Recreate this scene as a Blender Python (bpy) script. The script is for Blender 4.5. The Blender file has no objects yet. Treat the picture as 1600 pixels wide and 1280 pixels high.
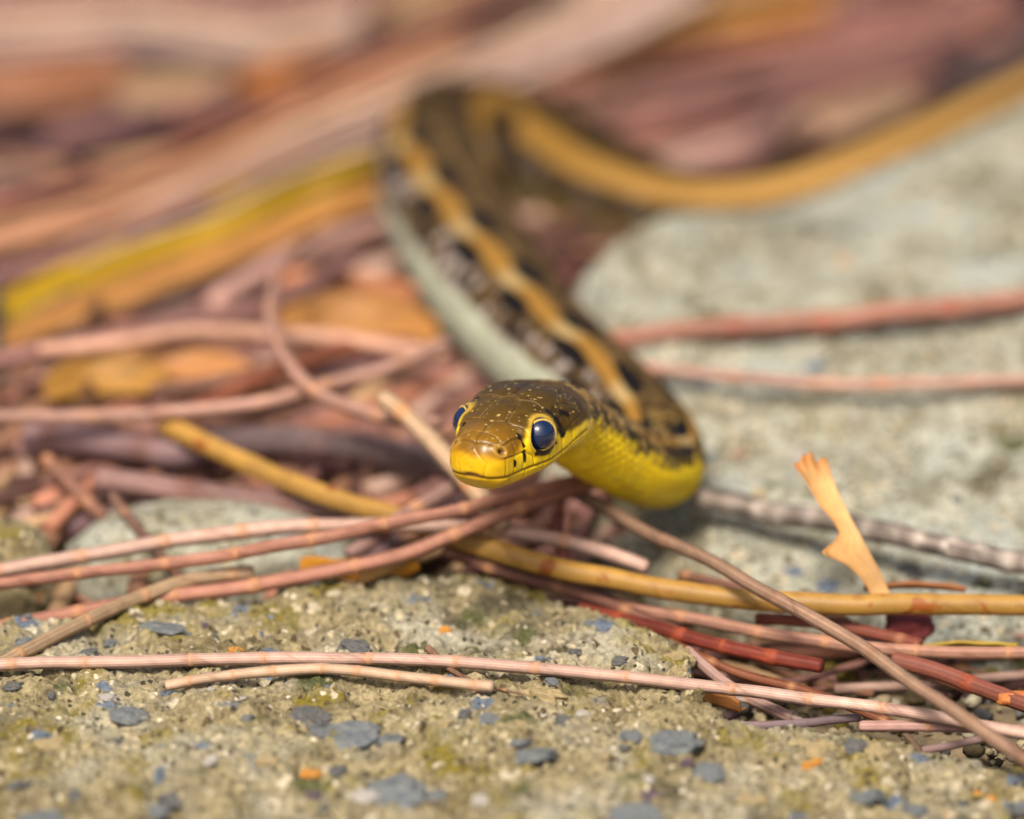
import bpy, math, random
import numpy as np
from mathutils import Vector

rng = np.random.default_rng(7)
random.seed(7)
scene = bpy.context.scene
COL = scene.collection

# ------------------------------------------------------------------ camera, light, exposure (lengths in cm, scene in metres)
CM = 0.01
PITCH = math.radians(22.0)      # the camera looks down by this much
DIST = 100.0                    # cm from lens to the snake's face
PXCM = 145.0                    # photograph pixels per cm at the face
Z0 = 3.6                        # height of the picture centre above the soil, cm
cp, sp = math.cos(PITCH), math.sin(PITCH)
RIGHT = np.array([1.0, 0, 0]); UP = np.array([0, sp, cp]); FWD = np.array([0, cp, -sp])
ORG = np.array([0, 0, Z0])

cam_data = bpy.data.cameras.new("camera")
cam = bpy.data.objects.new("camera", cam_data)
COL.objects.link(cam)
cam.location = Vector((ORG - FWD * DIST) * CM)
cam.rotation_euler = (math.pi / 2 - PITCH, 0, 0)
cam_data.sensor_width = 36.0
cam_data.lens = 36.0 * DIST / (1600 / PXCM)
cam_data.clip_start = 0.05
cam_data.clip_end = 400
cam_data.dof.use_dof = True
cam_data.dof.focus_distance = (DIST + 0.05) * CM
cam_data.dof.aperture_fstop = cam_data.lens / 1000 / 0.034
scene.camera = cam

SUN_EL, SUN_AZ = 54.0, -164.0    # azimuth: degrees from +Y towards +X
world = bpy.data.worlds.new("World")
scene.world = world
world.use_nodes = True
wn = world.node_tree
bg = wn.nodes["Background"]
sky = wn.nodes.new("ShaderNodeTexSky")
sky.sky_type = 'NISHITA'
sky.sun_disc = False
sky.sun_elevation = math.radians(SUN_EL)
sky.sun_rotation = math.radians(SUN_AZ)
sky.air_density = 0.7
sky.dust_density = 7.0
sky.ozone_density = 0.4
wn.links.new(sky.outputs[0], bg.inputs[0])
bg.inputs[1].default_value = 0.08
sun_data = bpy.data.lights.new("sun", 'SUN')
sun = bpy.data.objects.new("sun", sun_data)
COL.objects.link(sun)
sun_data.energy = 2.6
sun_data.angle = math.radians(13)
sun_data.color = (1.0, 0.91, 0.79)
_e, _a = math.radians(SUN_EL), math.radians(SUN_AZ)
_sd = Vector((math.sin(_a) * math.cos(_e), math.cos(_a) * math.cos(_e), math.sin(_e)))
sun.rotation_euler = _sd.to_track_quat('Z', 'Y').to_euler()
sun.location = (0, 0, 1)
scene.view_settings.view_transform = 'Standard'
scene.view_settings.look = 'None'
scene.view_settings.gamma = 1
scene.view_settings.exposure = 0.86
scene.render.engine = 'CYCLES'
scene.cycles.use_denoising = True
scene.cycles.max_bounces = 6

# ------------------------------------------------------------------ helpers
def P(px, py, d):
    """Point seen at a pixel of the photograph, d cm beyond the plane of the snake's face."""
    f = (1 + d / DIST) / PXCM
    return ORG + RIGHT * ((px - 800) * f) + UP * ((640 - py) * f) + FWD * d

def G(px, py, h):
    """Point seen at a pixel, h cm above the soil level."""
    u0 = (640 - py) / PXCM
    zl = h - Z0
    d = (u0 * cp - zl) / (sp - u0 * cp / DIST)
    return P(px, py, d)

def lin(c):
    c = np.asarray(c, float) / 255.0
    return np.where(c <= 0.04045, c / 12.92, ((c + 0.055) / 1.055) ** 2.4)

ALB = 0.745
def alb(*c):
    return lin(c) * ALB

def _hash(ix, iy, iz, seed):
    h = (ix * 374761393 + iy * 668265263 + iz * 2147483647 + seed * 974711) & 0xffffffff
    h = ((h ^ (h >> 13)) * 1274126177) & 0xffffffff
    h = (h ^ (h >> 16)) & 0xffffffff
    return h / 4294967295.0

def vnoise(p, freq, seed=0):
    q = p * freq
    i = np.floor(q).astype(np.int64)
    f = q - i
    f = f * f * (3 - 2 * f)
    out = 0
    for a in (0, 1):
        wa = f[:, 0] if a else 1 - f[:, 0]
        for b in (0, 1):
            wb = f[:, 1] if b else 1 - f[:, 1]
            for c in (0, 1):
                wc = f[:, 2] if c else 1 - f[:, 2]
                out = out + wa * wb * wc * _hash(i[:, 0] + a, i[:, 1] + b, i[:, 2] + c, seed)
    return out * 2 - 1

def fbm(p, freq, octv, seed=0, gain=0.5):
    t, a, tot = 0, 1.0, 0
    for o in range(octv):
        t = t + a * vnoise(p, freq * 2 ** o, seed + o * 17)
        tot += a
        a *= gain
    return t / tot

def catmull(pts, n):
    pts = np.asarray(pts, float)
    ext = np.vstack([2 * pts[0] - pts[1], pts, 2 * pts[-1] - pts[-2]])
    out = []
    m = len(pts) - 1
    for i in range(m):
        p0, p1, p2, p3 = ext[i:i + 4]
        t = np.linspace(0, 1, 24, endpoint=(i == m - 1))[:, None]
        out.append(0.5 * (2 * p1 + (p2 - p0) * t + (2 * p0 - 5 * p1 + 4 * p2 - p3) * t ** 2
                          + (3 * p1 - p0 - 3 * p2 + p3) * t ** 3))
    c = np.vstack(out)
    L = np.r_[0, np.cumsum(np.linalg.norm(np.diff(c, axis=0), axis=1))]
    tt = np.linspace(0, L[-1], n) if np.isscalar(n) else np.asarray(n)
    return np.stack([np.interp(tt, L, c[:, k]) for k in range(c.shape[1])], 1), L[-1]

def mesh_data(name, V, F, mat, col=None, smooth=True):
    me = bpy.data.meshes.new(name)
    me.from_pydata((np.asarray(V) * CM).tolist(), [], F if isinstance(F, list) else F.tolist())
    if mat:
        me.materials.append(mat)
    if col is not None:
        at = me.attributes.new("Col", 'FLOAT_COLOR', 'POINT')
        c = np.ones((len(V), 4), np.float32)
        c[:, :np.shape(col)[1]] = col
        at.data.foreach_set("color", c.ravel())
    me.polygons.foreach_set("use_smooth", [smooth] * len(me.polygons))
    me.update()
    return me

def link(name, me, loc=(0, 0, 0), parent=None):
    o = bpy.data.objects.new(name, me)
    COL.objects.link(o)
    loc = np.asarray(loc, float)
    if parent is not None:
        o.parent = parent
        q = parent
        while q is not None:
            loc = loc - np.array(q.location) / CM
            q = q.parent
    o.location = Vector(loc * CM)
    return o

def build(name, V, F, mat, col=None, parent=None, smooth=True, origin=None):
    V = np.asarray(V, float)
    if origin is None:
        origin = np.array([V[:, 0].mean(), V[:, 1].mean(), V[:, 2].min()])
    return link(name, mesh_data(name, V - origin, F, mat, col, smooth), origin, parent)

def tag(o, label=None, cat=None, group=None, kind=None):
    for k, v in (("label", label), ("category", cat), ("group", group), ("kind", kind)):
        if v:
            o[k] = v
    return o

def grid_faces(nr, nc, wrap=False):
    r = np.arange(nr - 1)[:, None]
    c = np.arange(nc if wrap else nc - 1)[None, :]
    c2 = (c + 1) % nc
    a = r * nc + c
    b = r * nc + c2
    return np.stack([a, b, b + nc, a + nc], -1).reshape(-1, 4)

def frames(C):
    T = np.gradient(C, axis=0)
    T /= np.linalg.norm(T, axis=1)[:, None]
    S = np.cross(T, [0, 0, 1.0])
    n = np.linalg.norm(S, axis=1)[:, None]
    S = np.where(n > 1e-3, S / np.maximum(n, 1e-6), [[1.0, 0, 0]])
    U = np.cross(S, T)
    return T, S, U

def tube(C, R, nseg, prof=None, wx=1.0, wz=1.0):
    """Closed tube round the line C; R radius per row; prof extra radius factor (rows x nseg)."""
    T, S, U = frames(C)
    a = np.linspace(0, 2 * np.pi, nseg, endpoint=False)
    rr = R[:, None] * (1 if prof is None else prof) * np.ones((1, nseg))
    V = C[:, None] + S[:, None] * (np.sin(a)[None] * rr * wx)[..., None] + U[:, None] * (np.cos(a)[None] * rr * wz)[..., None]
    n = len(C)
    V = np.vstack([V.reshape(-1, 3), C[:1], C[-1:]])
    F = grid_faces(n, nseg, True).tolist()
    i0, i1 = n * nseg, n * nseg + 1
    for k in range(nseg):
        F.append([i0, (k + 1) % nseg, k])
        b = (n - 1) * nseg
        F.append([i1, b + k, b + (k + 1) % nseg])
    return V, F

# ------------------------------------------------------------------ materials
def new_mat(name):
    m = bpy.data.materials.new(name)
    m.use_nodes = True
    return m, m.node_tree, m.node_tree.nodes["Principled BSDF"]

def N(nt, typ, **kw):
    n = nt.nodes.new(typ)
    for k, v in kw.items():
        if k in ("inp",):
            for kk, vv in v.items():
                n.inputs[kk].default_value = vv
        else:
            setattr(n, k, v)
    return n

def mixc(nt, fac, a, b, blend='MIX'):
    m = N(nt, "ShaderNodeMix", data_type='RGBA', blend_type=blend)
    for sock, v in ((m.inputs[0], fac), (m.inputs[6], a), (m.inputs[7], b)):
        if isinstance(v, (int, float)):
            sock.default_value = v
        elif isinstance(v, bpy.types.NodeSocket):
            nt.links.new(v, sock)
        else:
            sock.default_value = (*[float(x) for x in v], 1.0)
    return m.outputs[2]

def ramp(nt, fac, lo, hi, smooth=True):
    r = N(nt, "ShaderNodeMapRange", interpolation_type='SMOOTHSTEP' if smooth else 'LINEAR')
    r.inputs[1].default_value = lo
    r.inputs[2].default_value = hi
    nt.links.new(fac, r.inputs[0])
    return r.outputs[0]

def objnoise(nt, scale, detail=4, rough=0.55, stretch=None):
    tc = N(nt, "ShaderNodeTexCoord")
    src = tc.outputs["Object"]
    n = N(nt, "ShaderNodeTexNoise", inp={"Scale": scale, "Detail": detail, "Roughness": rough})
    nt.links.new(src, n.inputs["Vector"])
    return n.outputs["Fac"]

def col_mat(name, rough=0.6, var=0.35, scale=600, bump=0.2, bscale=2500, spec=0.3, dist=0.0001, spots=None):
    m, nt, b = new_mat(name)
    at = N(nt, "ShaderNodeAttribute", attribute_name="Col")
    f = objnoise(nt, scale)
    k = ramp(nt, f, 0.25, 0.75, False)
    dark = mixc(nt, 1.0, at.outputs["Color"], (1 - var, 1 - var, 1 - var), 'MULTIPLY')
    c = mixc(nt, k, dark, at.outputs["Color"])
    if spots:
        s = ramp(nt, objnoise(nt, spots[1], 2), spots[2], spots[2] + 0.06)
        c = mixc(nt, s, c, spots[0])
    nt.links.new(c, b.inputs["Base Color"])
    b.inputs["Roughness"].default_value = rough
    b.inputs["Specular IOR Level"].default_value = spec
    if name == "snake_skin":
        nt.links.new(at.outputs["Alpha"], b.inputs["Roughness"])
        sr = N(nt, "ShaderNodeMapRange", inp={1: 0.3, 2: 0.58, 3: 0.34, 4: 0.06})
        nt.links.new(at.outputs["Alpha"], sr.inputs[0])
        nt.links.new(sr.outputs[0], b.inputs["Specular IOR Level"])
    if bump:
        bp = N(nt, "ShaderNodeBump", inp={"Strength": bump, "Distance": dist})
        nt.links.new(objnoise(nt, bscale, 5), bp.inputs["Height"])
        nt.links.new(bp.outputs[0], b.inputs["Normal"])
    return m

M_TWIG = col_mat("twig_bark", 0.62, 0.28, 700, 0.35, 2600, 0.25)
M_STRAW = col_mat("dry_straw", 0.5, 0.25, 500, 0.3, 2000, 0.35, spots=(alb(150, 84, 30), 330, 0.62))
M_LEAF = col_mat("dry_leaf", 0.55, 0.35, 350, 0.3, 1500, 0.3)
M_BARK = col_mat("rough_bark", 0.8, 0.45, 900, 0.8, 1800, 0.15, 0.0003)
M_SNAKE = col_mat("snake_skin", 0.33, 0.25, 1100, 0.16, 5200, 0.42, 0.00008)
M_SOIL = col_mat("soil", 0.95, 0.6, 300, 0.8, 900, 0.1, 0.0006)

def stone_mat(name, base, base2, lichen, lich_amt, grey, blue_amt, tint):
    m, nt, b = new_mat(name)
    big = objnoise(nt, 65, 5, 0.6)
    mid = objnoise(nt, 260, 6, 0.65)
    fine = objnoise(nt, 1500, 4, 0.7)
    c = mixc(nt, ramp(nt, mid, 0.36, 0.64), base, base2)
    lm = objnoise(nt, 120, 6, 0.7)
    lf = ramp(nt, lm, lich_amt, lich_amt + 0.10)
    c = mixc(nt, lf, c, lichen)
    c = mixc(nt, ramp(nt, big, 0.45, 0.7), c, grey)
    st = ramp(nt, objnoise(nt, 48, 7, 0.75), 0.55, 0.66)
    c = mixc(nt, st, c, tuple(0.5 * v for v in alb(132, 124, 96)))
    def cells(scale, keep, colr, c, soft=0.1, edge=0.32, seedvec=(0, 0, 0)):
        tc = N(nt, "ShaderNodeTexCoord")
        mp = N(nt, "ShaderNodeMapping")
        mp.inputs["Location"].default_value = seedvec
        nz = N(nt, "ShaderNodeTexNoise", inp={"Scale": scale * 1.5, "Detail": 3.0})
        nt.links.new(tc.outputs["Object"], mp.inputs[0])
        nt.links.new(mp.outputs[0], nz.inputs["Vector"])
        add = N(nt, "ShaderNodeMixRGB", blend_type='ADD', inp={"Fac": 0.9 / scale})
        nt.links.new(mp.outputs[0], add.inputs[1])
        nt.links.new(nz.outputs["Color"], add.inputs[2])
        v = N(nt, "ShaderNodeTexVoronoi", inp={"Scale": scale})
        nt.links.new(add.outputs[0], v.inputs["Vector"])
        sep = N(nt, "ShaderNodeSeparateColor")
        nt.links.new(v.outputs["Color"], sep.inputs[0])
        pick = ramp(nt, sep.outputs[0], keep, keep + 0.02)
        inside = N(nt, "ShaderNodeMath", operation='SUBTRACT')
        inside.inputs[0].default_value = 1.0
        nt.links.new(ramp(nt, v.outputs["Distance"], edge, edge + soft), inside.inputs[1])
        mu = N(nt, "ShaderNodeMath", operation='MULTIPLY')
        nt.links.new(pick, mu.inputs[0])
        nt.links.new(inside.outputs[0], mu.inputs[1])
        return mixc(nt, mu.outputs[0], c, colr)
    c = cells(420, 0.86, alb(206, 194, 166), c, seedvec=(0.3, 0.1, 0))
    c = cells(700, 0.82, alb(100, 88, 62), c, seedvec=(0.7, 0.2, 0.4))
    c = cells(300, blue_amt, alb(112, 124, 138), c, 0.12, 0.36, (0.2, 0.9, 0.1))
    c = cells(520, 0.988, alb(205, 140, 40), c, seedvec=(0.5, 0.5, 0.8))
    c = cells(1100, 0.91, alb(225, 215, 190), c, seedvec=(0.15, 0.6, 0.2))
    c = cells(1300, 0.82, alb(70, 66, 52), c, seedvec=(0.45, 0.3, 0.6))
    c = cells(180, 0.86, alb(96, 98, 62), c, 0.25, 0.2, (0.9, 0.4, 0.3))
    c = cells(800, 0.89, alb(200, 186, 152), c, 0.15, 0.3, (0.12, 0.33, 0.7))
    g = mixc(nt, ramp(nt, fine, 0.3, 0.7, False), tuple(0.46 * t for t in tint), tuple(1.3 * t for t in tint))
    c = mixc(nt, 1.0, c, g, 'MULTIPLY')
    nt.links.new(c, b.inputs["Base Color"])
    b.inputs["Roughness"].default_value = 0.88
    b.inputs["Specular IOR Level"].default_value = 0.2
    bp = N(nt, "ShaderNodeBump", inp={"Strength": 0.9, "Distance": 0.00035})
    nt.links.new(objnoise(nt, 1400, 6, 0.7), bp.inputs["Height"])
    nt.links.new(bp.outputs[0], b.inputs["Normal"])
    return m

M_STONE = stone_mat("front_stone", alb(176, 162, 124), alb(122, 110, 78), alb(134, 120, 48), 0.51, alb(184, 178, 156), 0.90, (1, 1, 1))
M_STONE2 = stone_mat("grey_boulder", alb(192, 192, 174), alb(142, 134, 106), alb(118, 108, 72), 0.56, alb(184, 190, 180), 0.95, (1, 1, 1))

def plain_stone(name, c, c2, rough=0.7):
    m, nt, b = new_mat(name)
    k = ramp(nt, objnoise(nt, 500, 5, 0.7), 0.3, 0.7)
    nt.links.new(mixc(nt, k, c, c2), b.inputs["Base Color"])
    b.inputs["Roughness"].default_value = rough
    bp = N(nt, "ShaderNodeBump", inp={"Strength": 0.6, "Distance": 0.0003})
    nt.links.new(objnoise(nt, 1600, 5, 0.7), bp.inputs["Height"])
    nt.links.new(bp.outputs[0], b.inputs["Normal"])
    return m
PEB = {"blue": plain_stone("blue_chip", alb(76, 88, 102), alb(140, 142, 134)),
       "dark": plain_stone("dark_chip", alb(66, 70, 76), alb(122, 120, 112)),
       "pale": plain_stone("pale_chip", alb(205, 200, 192), alb(165, 158, 148)),
       "orange": plain_stone("orange_chip", alb(226, 160, 50), alb(196, 130, 60)),
       "purple": plain_stone("purple_chip", alb(74, 56, 72), alb(112, 96, 104)),
       "tan": plain_stone("tan_chip", alb(192, 172, 126), alb(150, 132, 92))}

# ------------------------------------------------------------------ ground
def lerp(a, b, t): return a * (1 - t[:, None]) + b * t[:, None]
def sst(x, a, b):
    t = np.clip((x - a) / (b - a), 0, 1)
    return t * t * (3 - 2 * t)
def axis(lo, hi, step, far):
    inner = np.arange(lo, hi + step / 2, step)
    g = []
    v = step
    x = hi
    while x < far:
        v *= 1.35
        x += v
        g.append(x)
    up = np.array(g)
    return np.r_[(lo - (up - hi))[::-1], inner, up]

def soil_h(x, y):
    h = 0.85 / (1 + np.exp(-(y - 4.2) * 1.6))            # rises behind the crack between the stones
    h = h - 2.6 / (1 + np.exp(-(y - 17.5) * 0.9))        # and falls away again behind the snake
    return h
gx, gy = axis(-14, 14, 0.14, 6000), axis(-10, 26, 0.14, 6000)
XX, YY = np.meshgrid(gx, gy)
gp = np.stack([XX.ravel(), YY.ravel(), np.zeros(XX.size)], 1)
gz = soil_h(gp[:, 0], gp[:, 1]) + 0.16 * fbm(gp, 0.7, 4, 3) + 0.05 * vnoise(gp, 4.0, 5)
gp[:, 2] = gz
gc = lerp(np.tile(alb(168, 150, 120), (len(gp), 1)), np.tile(alb(134, 102, 88), (len(gp), 1)), sst(gp[:, 1], 2.5, 4.5)) * (1 + 0.35 * fbm(gp, 0.5, 3, 9))[:, None]
ground = build("ground", gp, grid_faces(len(gy), len(gx)), M_SOIL, gc, origin=np.zeros(3))
tag(ground, kind="structure")

# ------------------------------------------------------------------ stones
def loft(rows, nc, row_subs):
    """rows: lists of world control points -> (R, nc, 3) grid, smooth along and across."""
    rs = [catmull(r, nc)[0] for r in rows]
    rs = np.stack(rs)                        # rows x nc x 3
    out = []
    nR = len(rows)
    for i in range(nR - 1):
        p1, p2 = rs[i], rs[i + 1]
        p0 = rs[i - 1] if i > 0 else 2 * p1 - p2
        p3 = rs[i + 2] if i + 2 < nR else 2 * p2 - p1
        n = row_subs[i]
        for t in np.linspace(0, 1, n, endpoint=(i == nR - 2)):
            m1, m2 = 0.35 * (p2 - p0), 0.35 * (p3 - p1)
            h = (2 * t**3 - 3 * t**2 + 1) * p1 + (t**3 - 2 * t**2 + t) * m1 + (-2 * t**3 + 3 * t**2) * p2 + (t**3 - t**2) * m2
            out.append(h)
    return np.stack(out)

def grid_normals(Gd):
    a = np.gradient(Gd, axis=0)
    b = np.gradient(Gd, axis=1)
    n = np.cross(b, a)
    n /= np.maximum(np.linalg.norm(n, axis=2), 1e-9)[..., None]
    return n

def pits(p, freq, seed, thr):
    n = vnoise(p, freq, seed)
    return np.clip((n - thr) / (1 - thr), 0, 1)

def down(pts, h, back=0.0, out=0.0):
    r = []
    for q in pts:
        q = np.array(q, float)
        q[2] = h
        q[1] += back
        r.append(q)
    return r

# the rough slab in front
xs = [-260, 0, 150, 300, 500, 640, 760, 860, 930, 1000, 1060, 1085, 1105, 1130, 1190, 1290, 1390, 1500, 1620, 1860]
ys = [975, 968, 952, 940, 922, 905, 900, 925, 960, 985, 1012, 1050, 1098, 1128, 1138, 1140, 1160, 1180, 1200, 1225]
hs = [0.95, 0.95, 0.95, 0.95, 0.95, 0.95, 0.95, 0.93, 0.92, 0.92, 0.9, 0.88, 0.86, 0.82, 0.78, 0.74, 0.68, 0.62, 0.58, 0.55]
rim = [G(x, y, h) for x, y, h in zip(xs, ys, hs)]
rimx = np.array([q[0] for q in rim]); rimz = np.array([q[2] for q in rim])
def project(grid):
    q = grid.reshape(-1, 3) - ORG
    d = q @ FWD
    f = PXCM / (1 + d / DIST)
    return np.stack([800 + (q @ RIGHT) * f, 640 - (q @ UP) * f, d], 1)

near = [np.array([q[0], -9.0, q[2] - 0.5]) for q in rim]
near0 = [np.array([q[0], -9.6, -0.5]) for q in rim]
r1280 = [np.array([q[0], -3.4 + (q[1] - 1.5) * 0.12, q[2] - 0.04]) for q in rim]
rmid = [q * 0.5 + r * 0.5 + np.array([0, 0, 0.03]) for q, r in zip(rim, r1280)]
rnear = [q * 0.86 + r * 0.14 + np.array([0, 0, 0.02]) for q, r in zip(rim, r1280)]
back = [np.array([q[0], q[1] + 0.16, q[2] - 0.32]) for q in rim]
back2 = [np.array([q[0], q[1] + 0.22, -0.5]) for q in rim]
srows = [[np.array([r[0][0] - 0.25, r[0][1], -0.5])] + list(r) + [np.array([r[-1][0] + 0.25, r[-1][1], -0.5])] for r in (near0, near, r1280, rmid, rnear, rim, back, back2)]
Gd = loft(srows, 760, [4, 60, 150, 130, 50, 24, 24])
shp = Gd.shape
Nn = grid_normals(Gd).reshape(-1, 3)
p = Gd.reshape(-1, 3)
disp = 0.11 * fbm(p, 0.9, 3, 21) + 0.14 * fbm(p, 3.0, 4, 31, 0.62) + 0.075 * fbm(p, 11.0, 3, 41, 0.7)
disp -= 0.18 * pits(p, 4.5, 51, 0.28) + 0.13 * pits(p, 12.0, 61, 0.28)
pj0 = project(p)
crk = np.full(len(p), 999.0)
def segd(a, b, poly):
    best = np.full(len(a), 9e9)
    for (x0, y0), (x1, y1) in zip(poly[:-1], poly[1:]):
        dx, dy = x1 - x0, y1 - y0
        t = np.clip(((a - x0) * dx + (b - y0) * dy) / (dx * dx + dy * dy), 0, 1)
        best = np.minimum(best, np.hypot(a - x0 - t * dx, (b - y0 - t * dy) * 2.2))
    return best
jx, jy = 26 * fbm(p, 1.5, 4, 201, .65), 14 * fbm(p, 1.5, 4, 211, .65)
for pl in ([(-40, 1068), (80, 1090), (170, 1112)], [(600, 1082), (800, 1078), (900, 1096), (1060, 1092)], [(140, 960), (165, 1012), (300, 1020)],
           [(700, 990), (840, 1000), (960, 1040)], [(1150, 1160), (1330, 1190), (1500, 1215)], [(300, 1190), (420, 1215), (520, 1225)], [(420, 980), (560, 1000), (640, 985)]):
    crk = np.minimum(crk, segd(pj0[:, 0] + jx, pj0[:, 1] + jy, pl))
disp -= 0.13 * np.exp(-(crk / 11) ** 2)
stone_g = (p + Nn * disp[:, None]).reshape(shp)
stone_front = build("stone", stone_g.reshape(-1, 3), grid_faces(shp[0], shp[1]), M_STONE)
tag(stone_front, "rough tan stone slab flecked with blue-grey chips under the long pink twig", "stone")

# the grey boulder the snake's body curves behind
foot = [P(850, 800, 5.0), P(960, 850, 4.3), P(1100, 900, 3.5), P(1350, 935, 2.9), P(1600, 965, 2.4), P(1900, 990, 2.2)]
m1 = [P(862, 690, 5.8), P(970, 705, 5.6), P(1100, 715, 5.4), P(1350, 735, 4.8), P(1600, 750, 4.5), P(1900, 760, 4.4)]
m2 = [P(878, 560, 6.9), P(970, 540, 7.0), P(1100, 525, 7.1), P(1350, 510, 7.3), P(1600, 495, 7.4), P(1900, 480, 7.5)]
crest = [P(893, 480, 7.9), P(935, 415, 8.7), P(1050, 352, 9.7), P(1200, 332, 10.5), P(1400, 270, 11.2), P(1540, 206, 12.2), P(1650, 166, 12.9), P(1900, 110, 13.6)]
crest = list(catmull(crest, 6)[0])
bk = [q + np.array([0.05, 0.5, -0.45]) for q in crest]
bk2 = [np.array([q[0], q[1] + 0.9, -0.6]) for q in crest]
ft0 = [np.array([q[0], q[1] - 0.25, -0.5]) for q in foot]
rows = [ft0, foot, m1, m2, crest, bk, bk2]
rows = [[np.array([r[0][0] - 0.25, r[0][1] + 0.1, -0.5])] + list(r) + [np.array([r[-1][0] + 0.3, r[-1][1] + 0.1, -0.5])] for r in rows]
Gd = loft(rows, 420, [10, 90, 90, 90, 20, 14])
shp = Gd.shape
Nn = grid_normals(Gd).reshape(-1, 3)
p = Gd.reshape(-1, 3)
disp = 0.16 * fbm(p, 0.8, 3, 121) + 0.07 * fbm(p, 3.0, 4, 131, 0.6) + 0.02 * fbm(p, 12.0, 2, 141)
disp -= 0.07 * pits(p, 4.0, 151, 0.35)
boul_g = (p + Nn * disp[:, None]).reshape(shp)
boulder = build("boulder", boul_g.reshape(-1, 3), grid_faces(shp[0], shp[1]), M_STONE2)
tag(boulder, "large pale grey boulder sloping up beside the snake's coils", "stone")

def blob(name, c, r, mat, seed, rough=0.18, n=(70, 110), parent=None, yaw=0.0):
    th = np.linspace(0.001, np.pi - 0.001, n[0])
    ph = np.linspace(0, 2 * np.pi, n[1], endpoint=False)
    T, PH = np.meshgrid(th, ph, indexing='ij')
    d = np.stack([np.sin(T) * np.cos(PH), np.sin(T) * np.sin(PH), np.cos(T)], -1).reshape(-1, 3)
    d2 = np.sign(d) * np.abs(d) ** 0.8
    k = 1 + rough * fbm(d + seed * 3.1, 1.3, 4, seed, 0.5)
    v = d2 * k[:, None] * np.array(r)
    cz, sz = math.cos(yaw), math.sin(yaw)
    v = np.stack([v[:, 0] * cz - v[:, 1] * sz, v[:, 0] * sz + v[:, 1] * cz, v[:, 2]], 1)
    return build(name, v + c, grid_faces(n[0], n[1], True), mat, parent=parent)

q = P(-108, 600, 8.0)
tag(blob("stone", np.array([q[0] - 0.1, q[1], 0.9]), (0.95, 1.3, 2.1), M_STONE2, 5), "smooth grey-green stone standing where the curved pink twig ends", "stone")
q = P(330, 872, 3.6)
tag(blob("stone", np.array([q[0], q[1] + 0.2, 0.35]), (1.75, 0.9, 0.85), M_STONE2, 8), "small pale stone behind the pair of crossed pink twigs", "stone")
q = P(20, 880, 3.2)
tag(blob("stone", np.array([q[0], q[1], 0.3]), (0.55, 0.6, 1.0), M_STONE, 12), "mossy brown stone lump beside the dark hollow", "stone")

# chips set into the stones
def chip_mesh(seed, mat):
    th = np.linspace(0.02, np.pi - 0.02, 9)
    ph_ = np.linspace(0, 2 * np.pi, 14, endpoint=False)
    a, b_ = np.meshgrid(th, ph_, indexing='ij')
    d = np.stack([np.sin(a) * np.cos(b_), np.sin(a) * np.sin(b_), np.cos(a)], -1).reshape(-1, 3)
    k = 1 + 0.55 * fbm(d + seed * 1.7, 1.6, 2, seed) + 0.22 * vnoise(d, 5.0, seed + 3)
    return mesh_data("chip", np.sign(d) * np.abs(d) ** 0.8 * k[:, None], grid_faces(9, 14, True), mat, smooth=False)
CHIPS = {k: [chip_mesh(100 + i * 7 + len(k), m) for i in range(3)] for k, m in PEB.items()}

proj_front = project(stone_g)
proj_boul = project(boul_g)
flatF, flatB = stone_g.reshape(-1, 3), boul_g.reshape(-1, 3)

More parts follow.
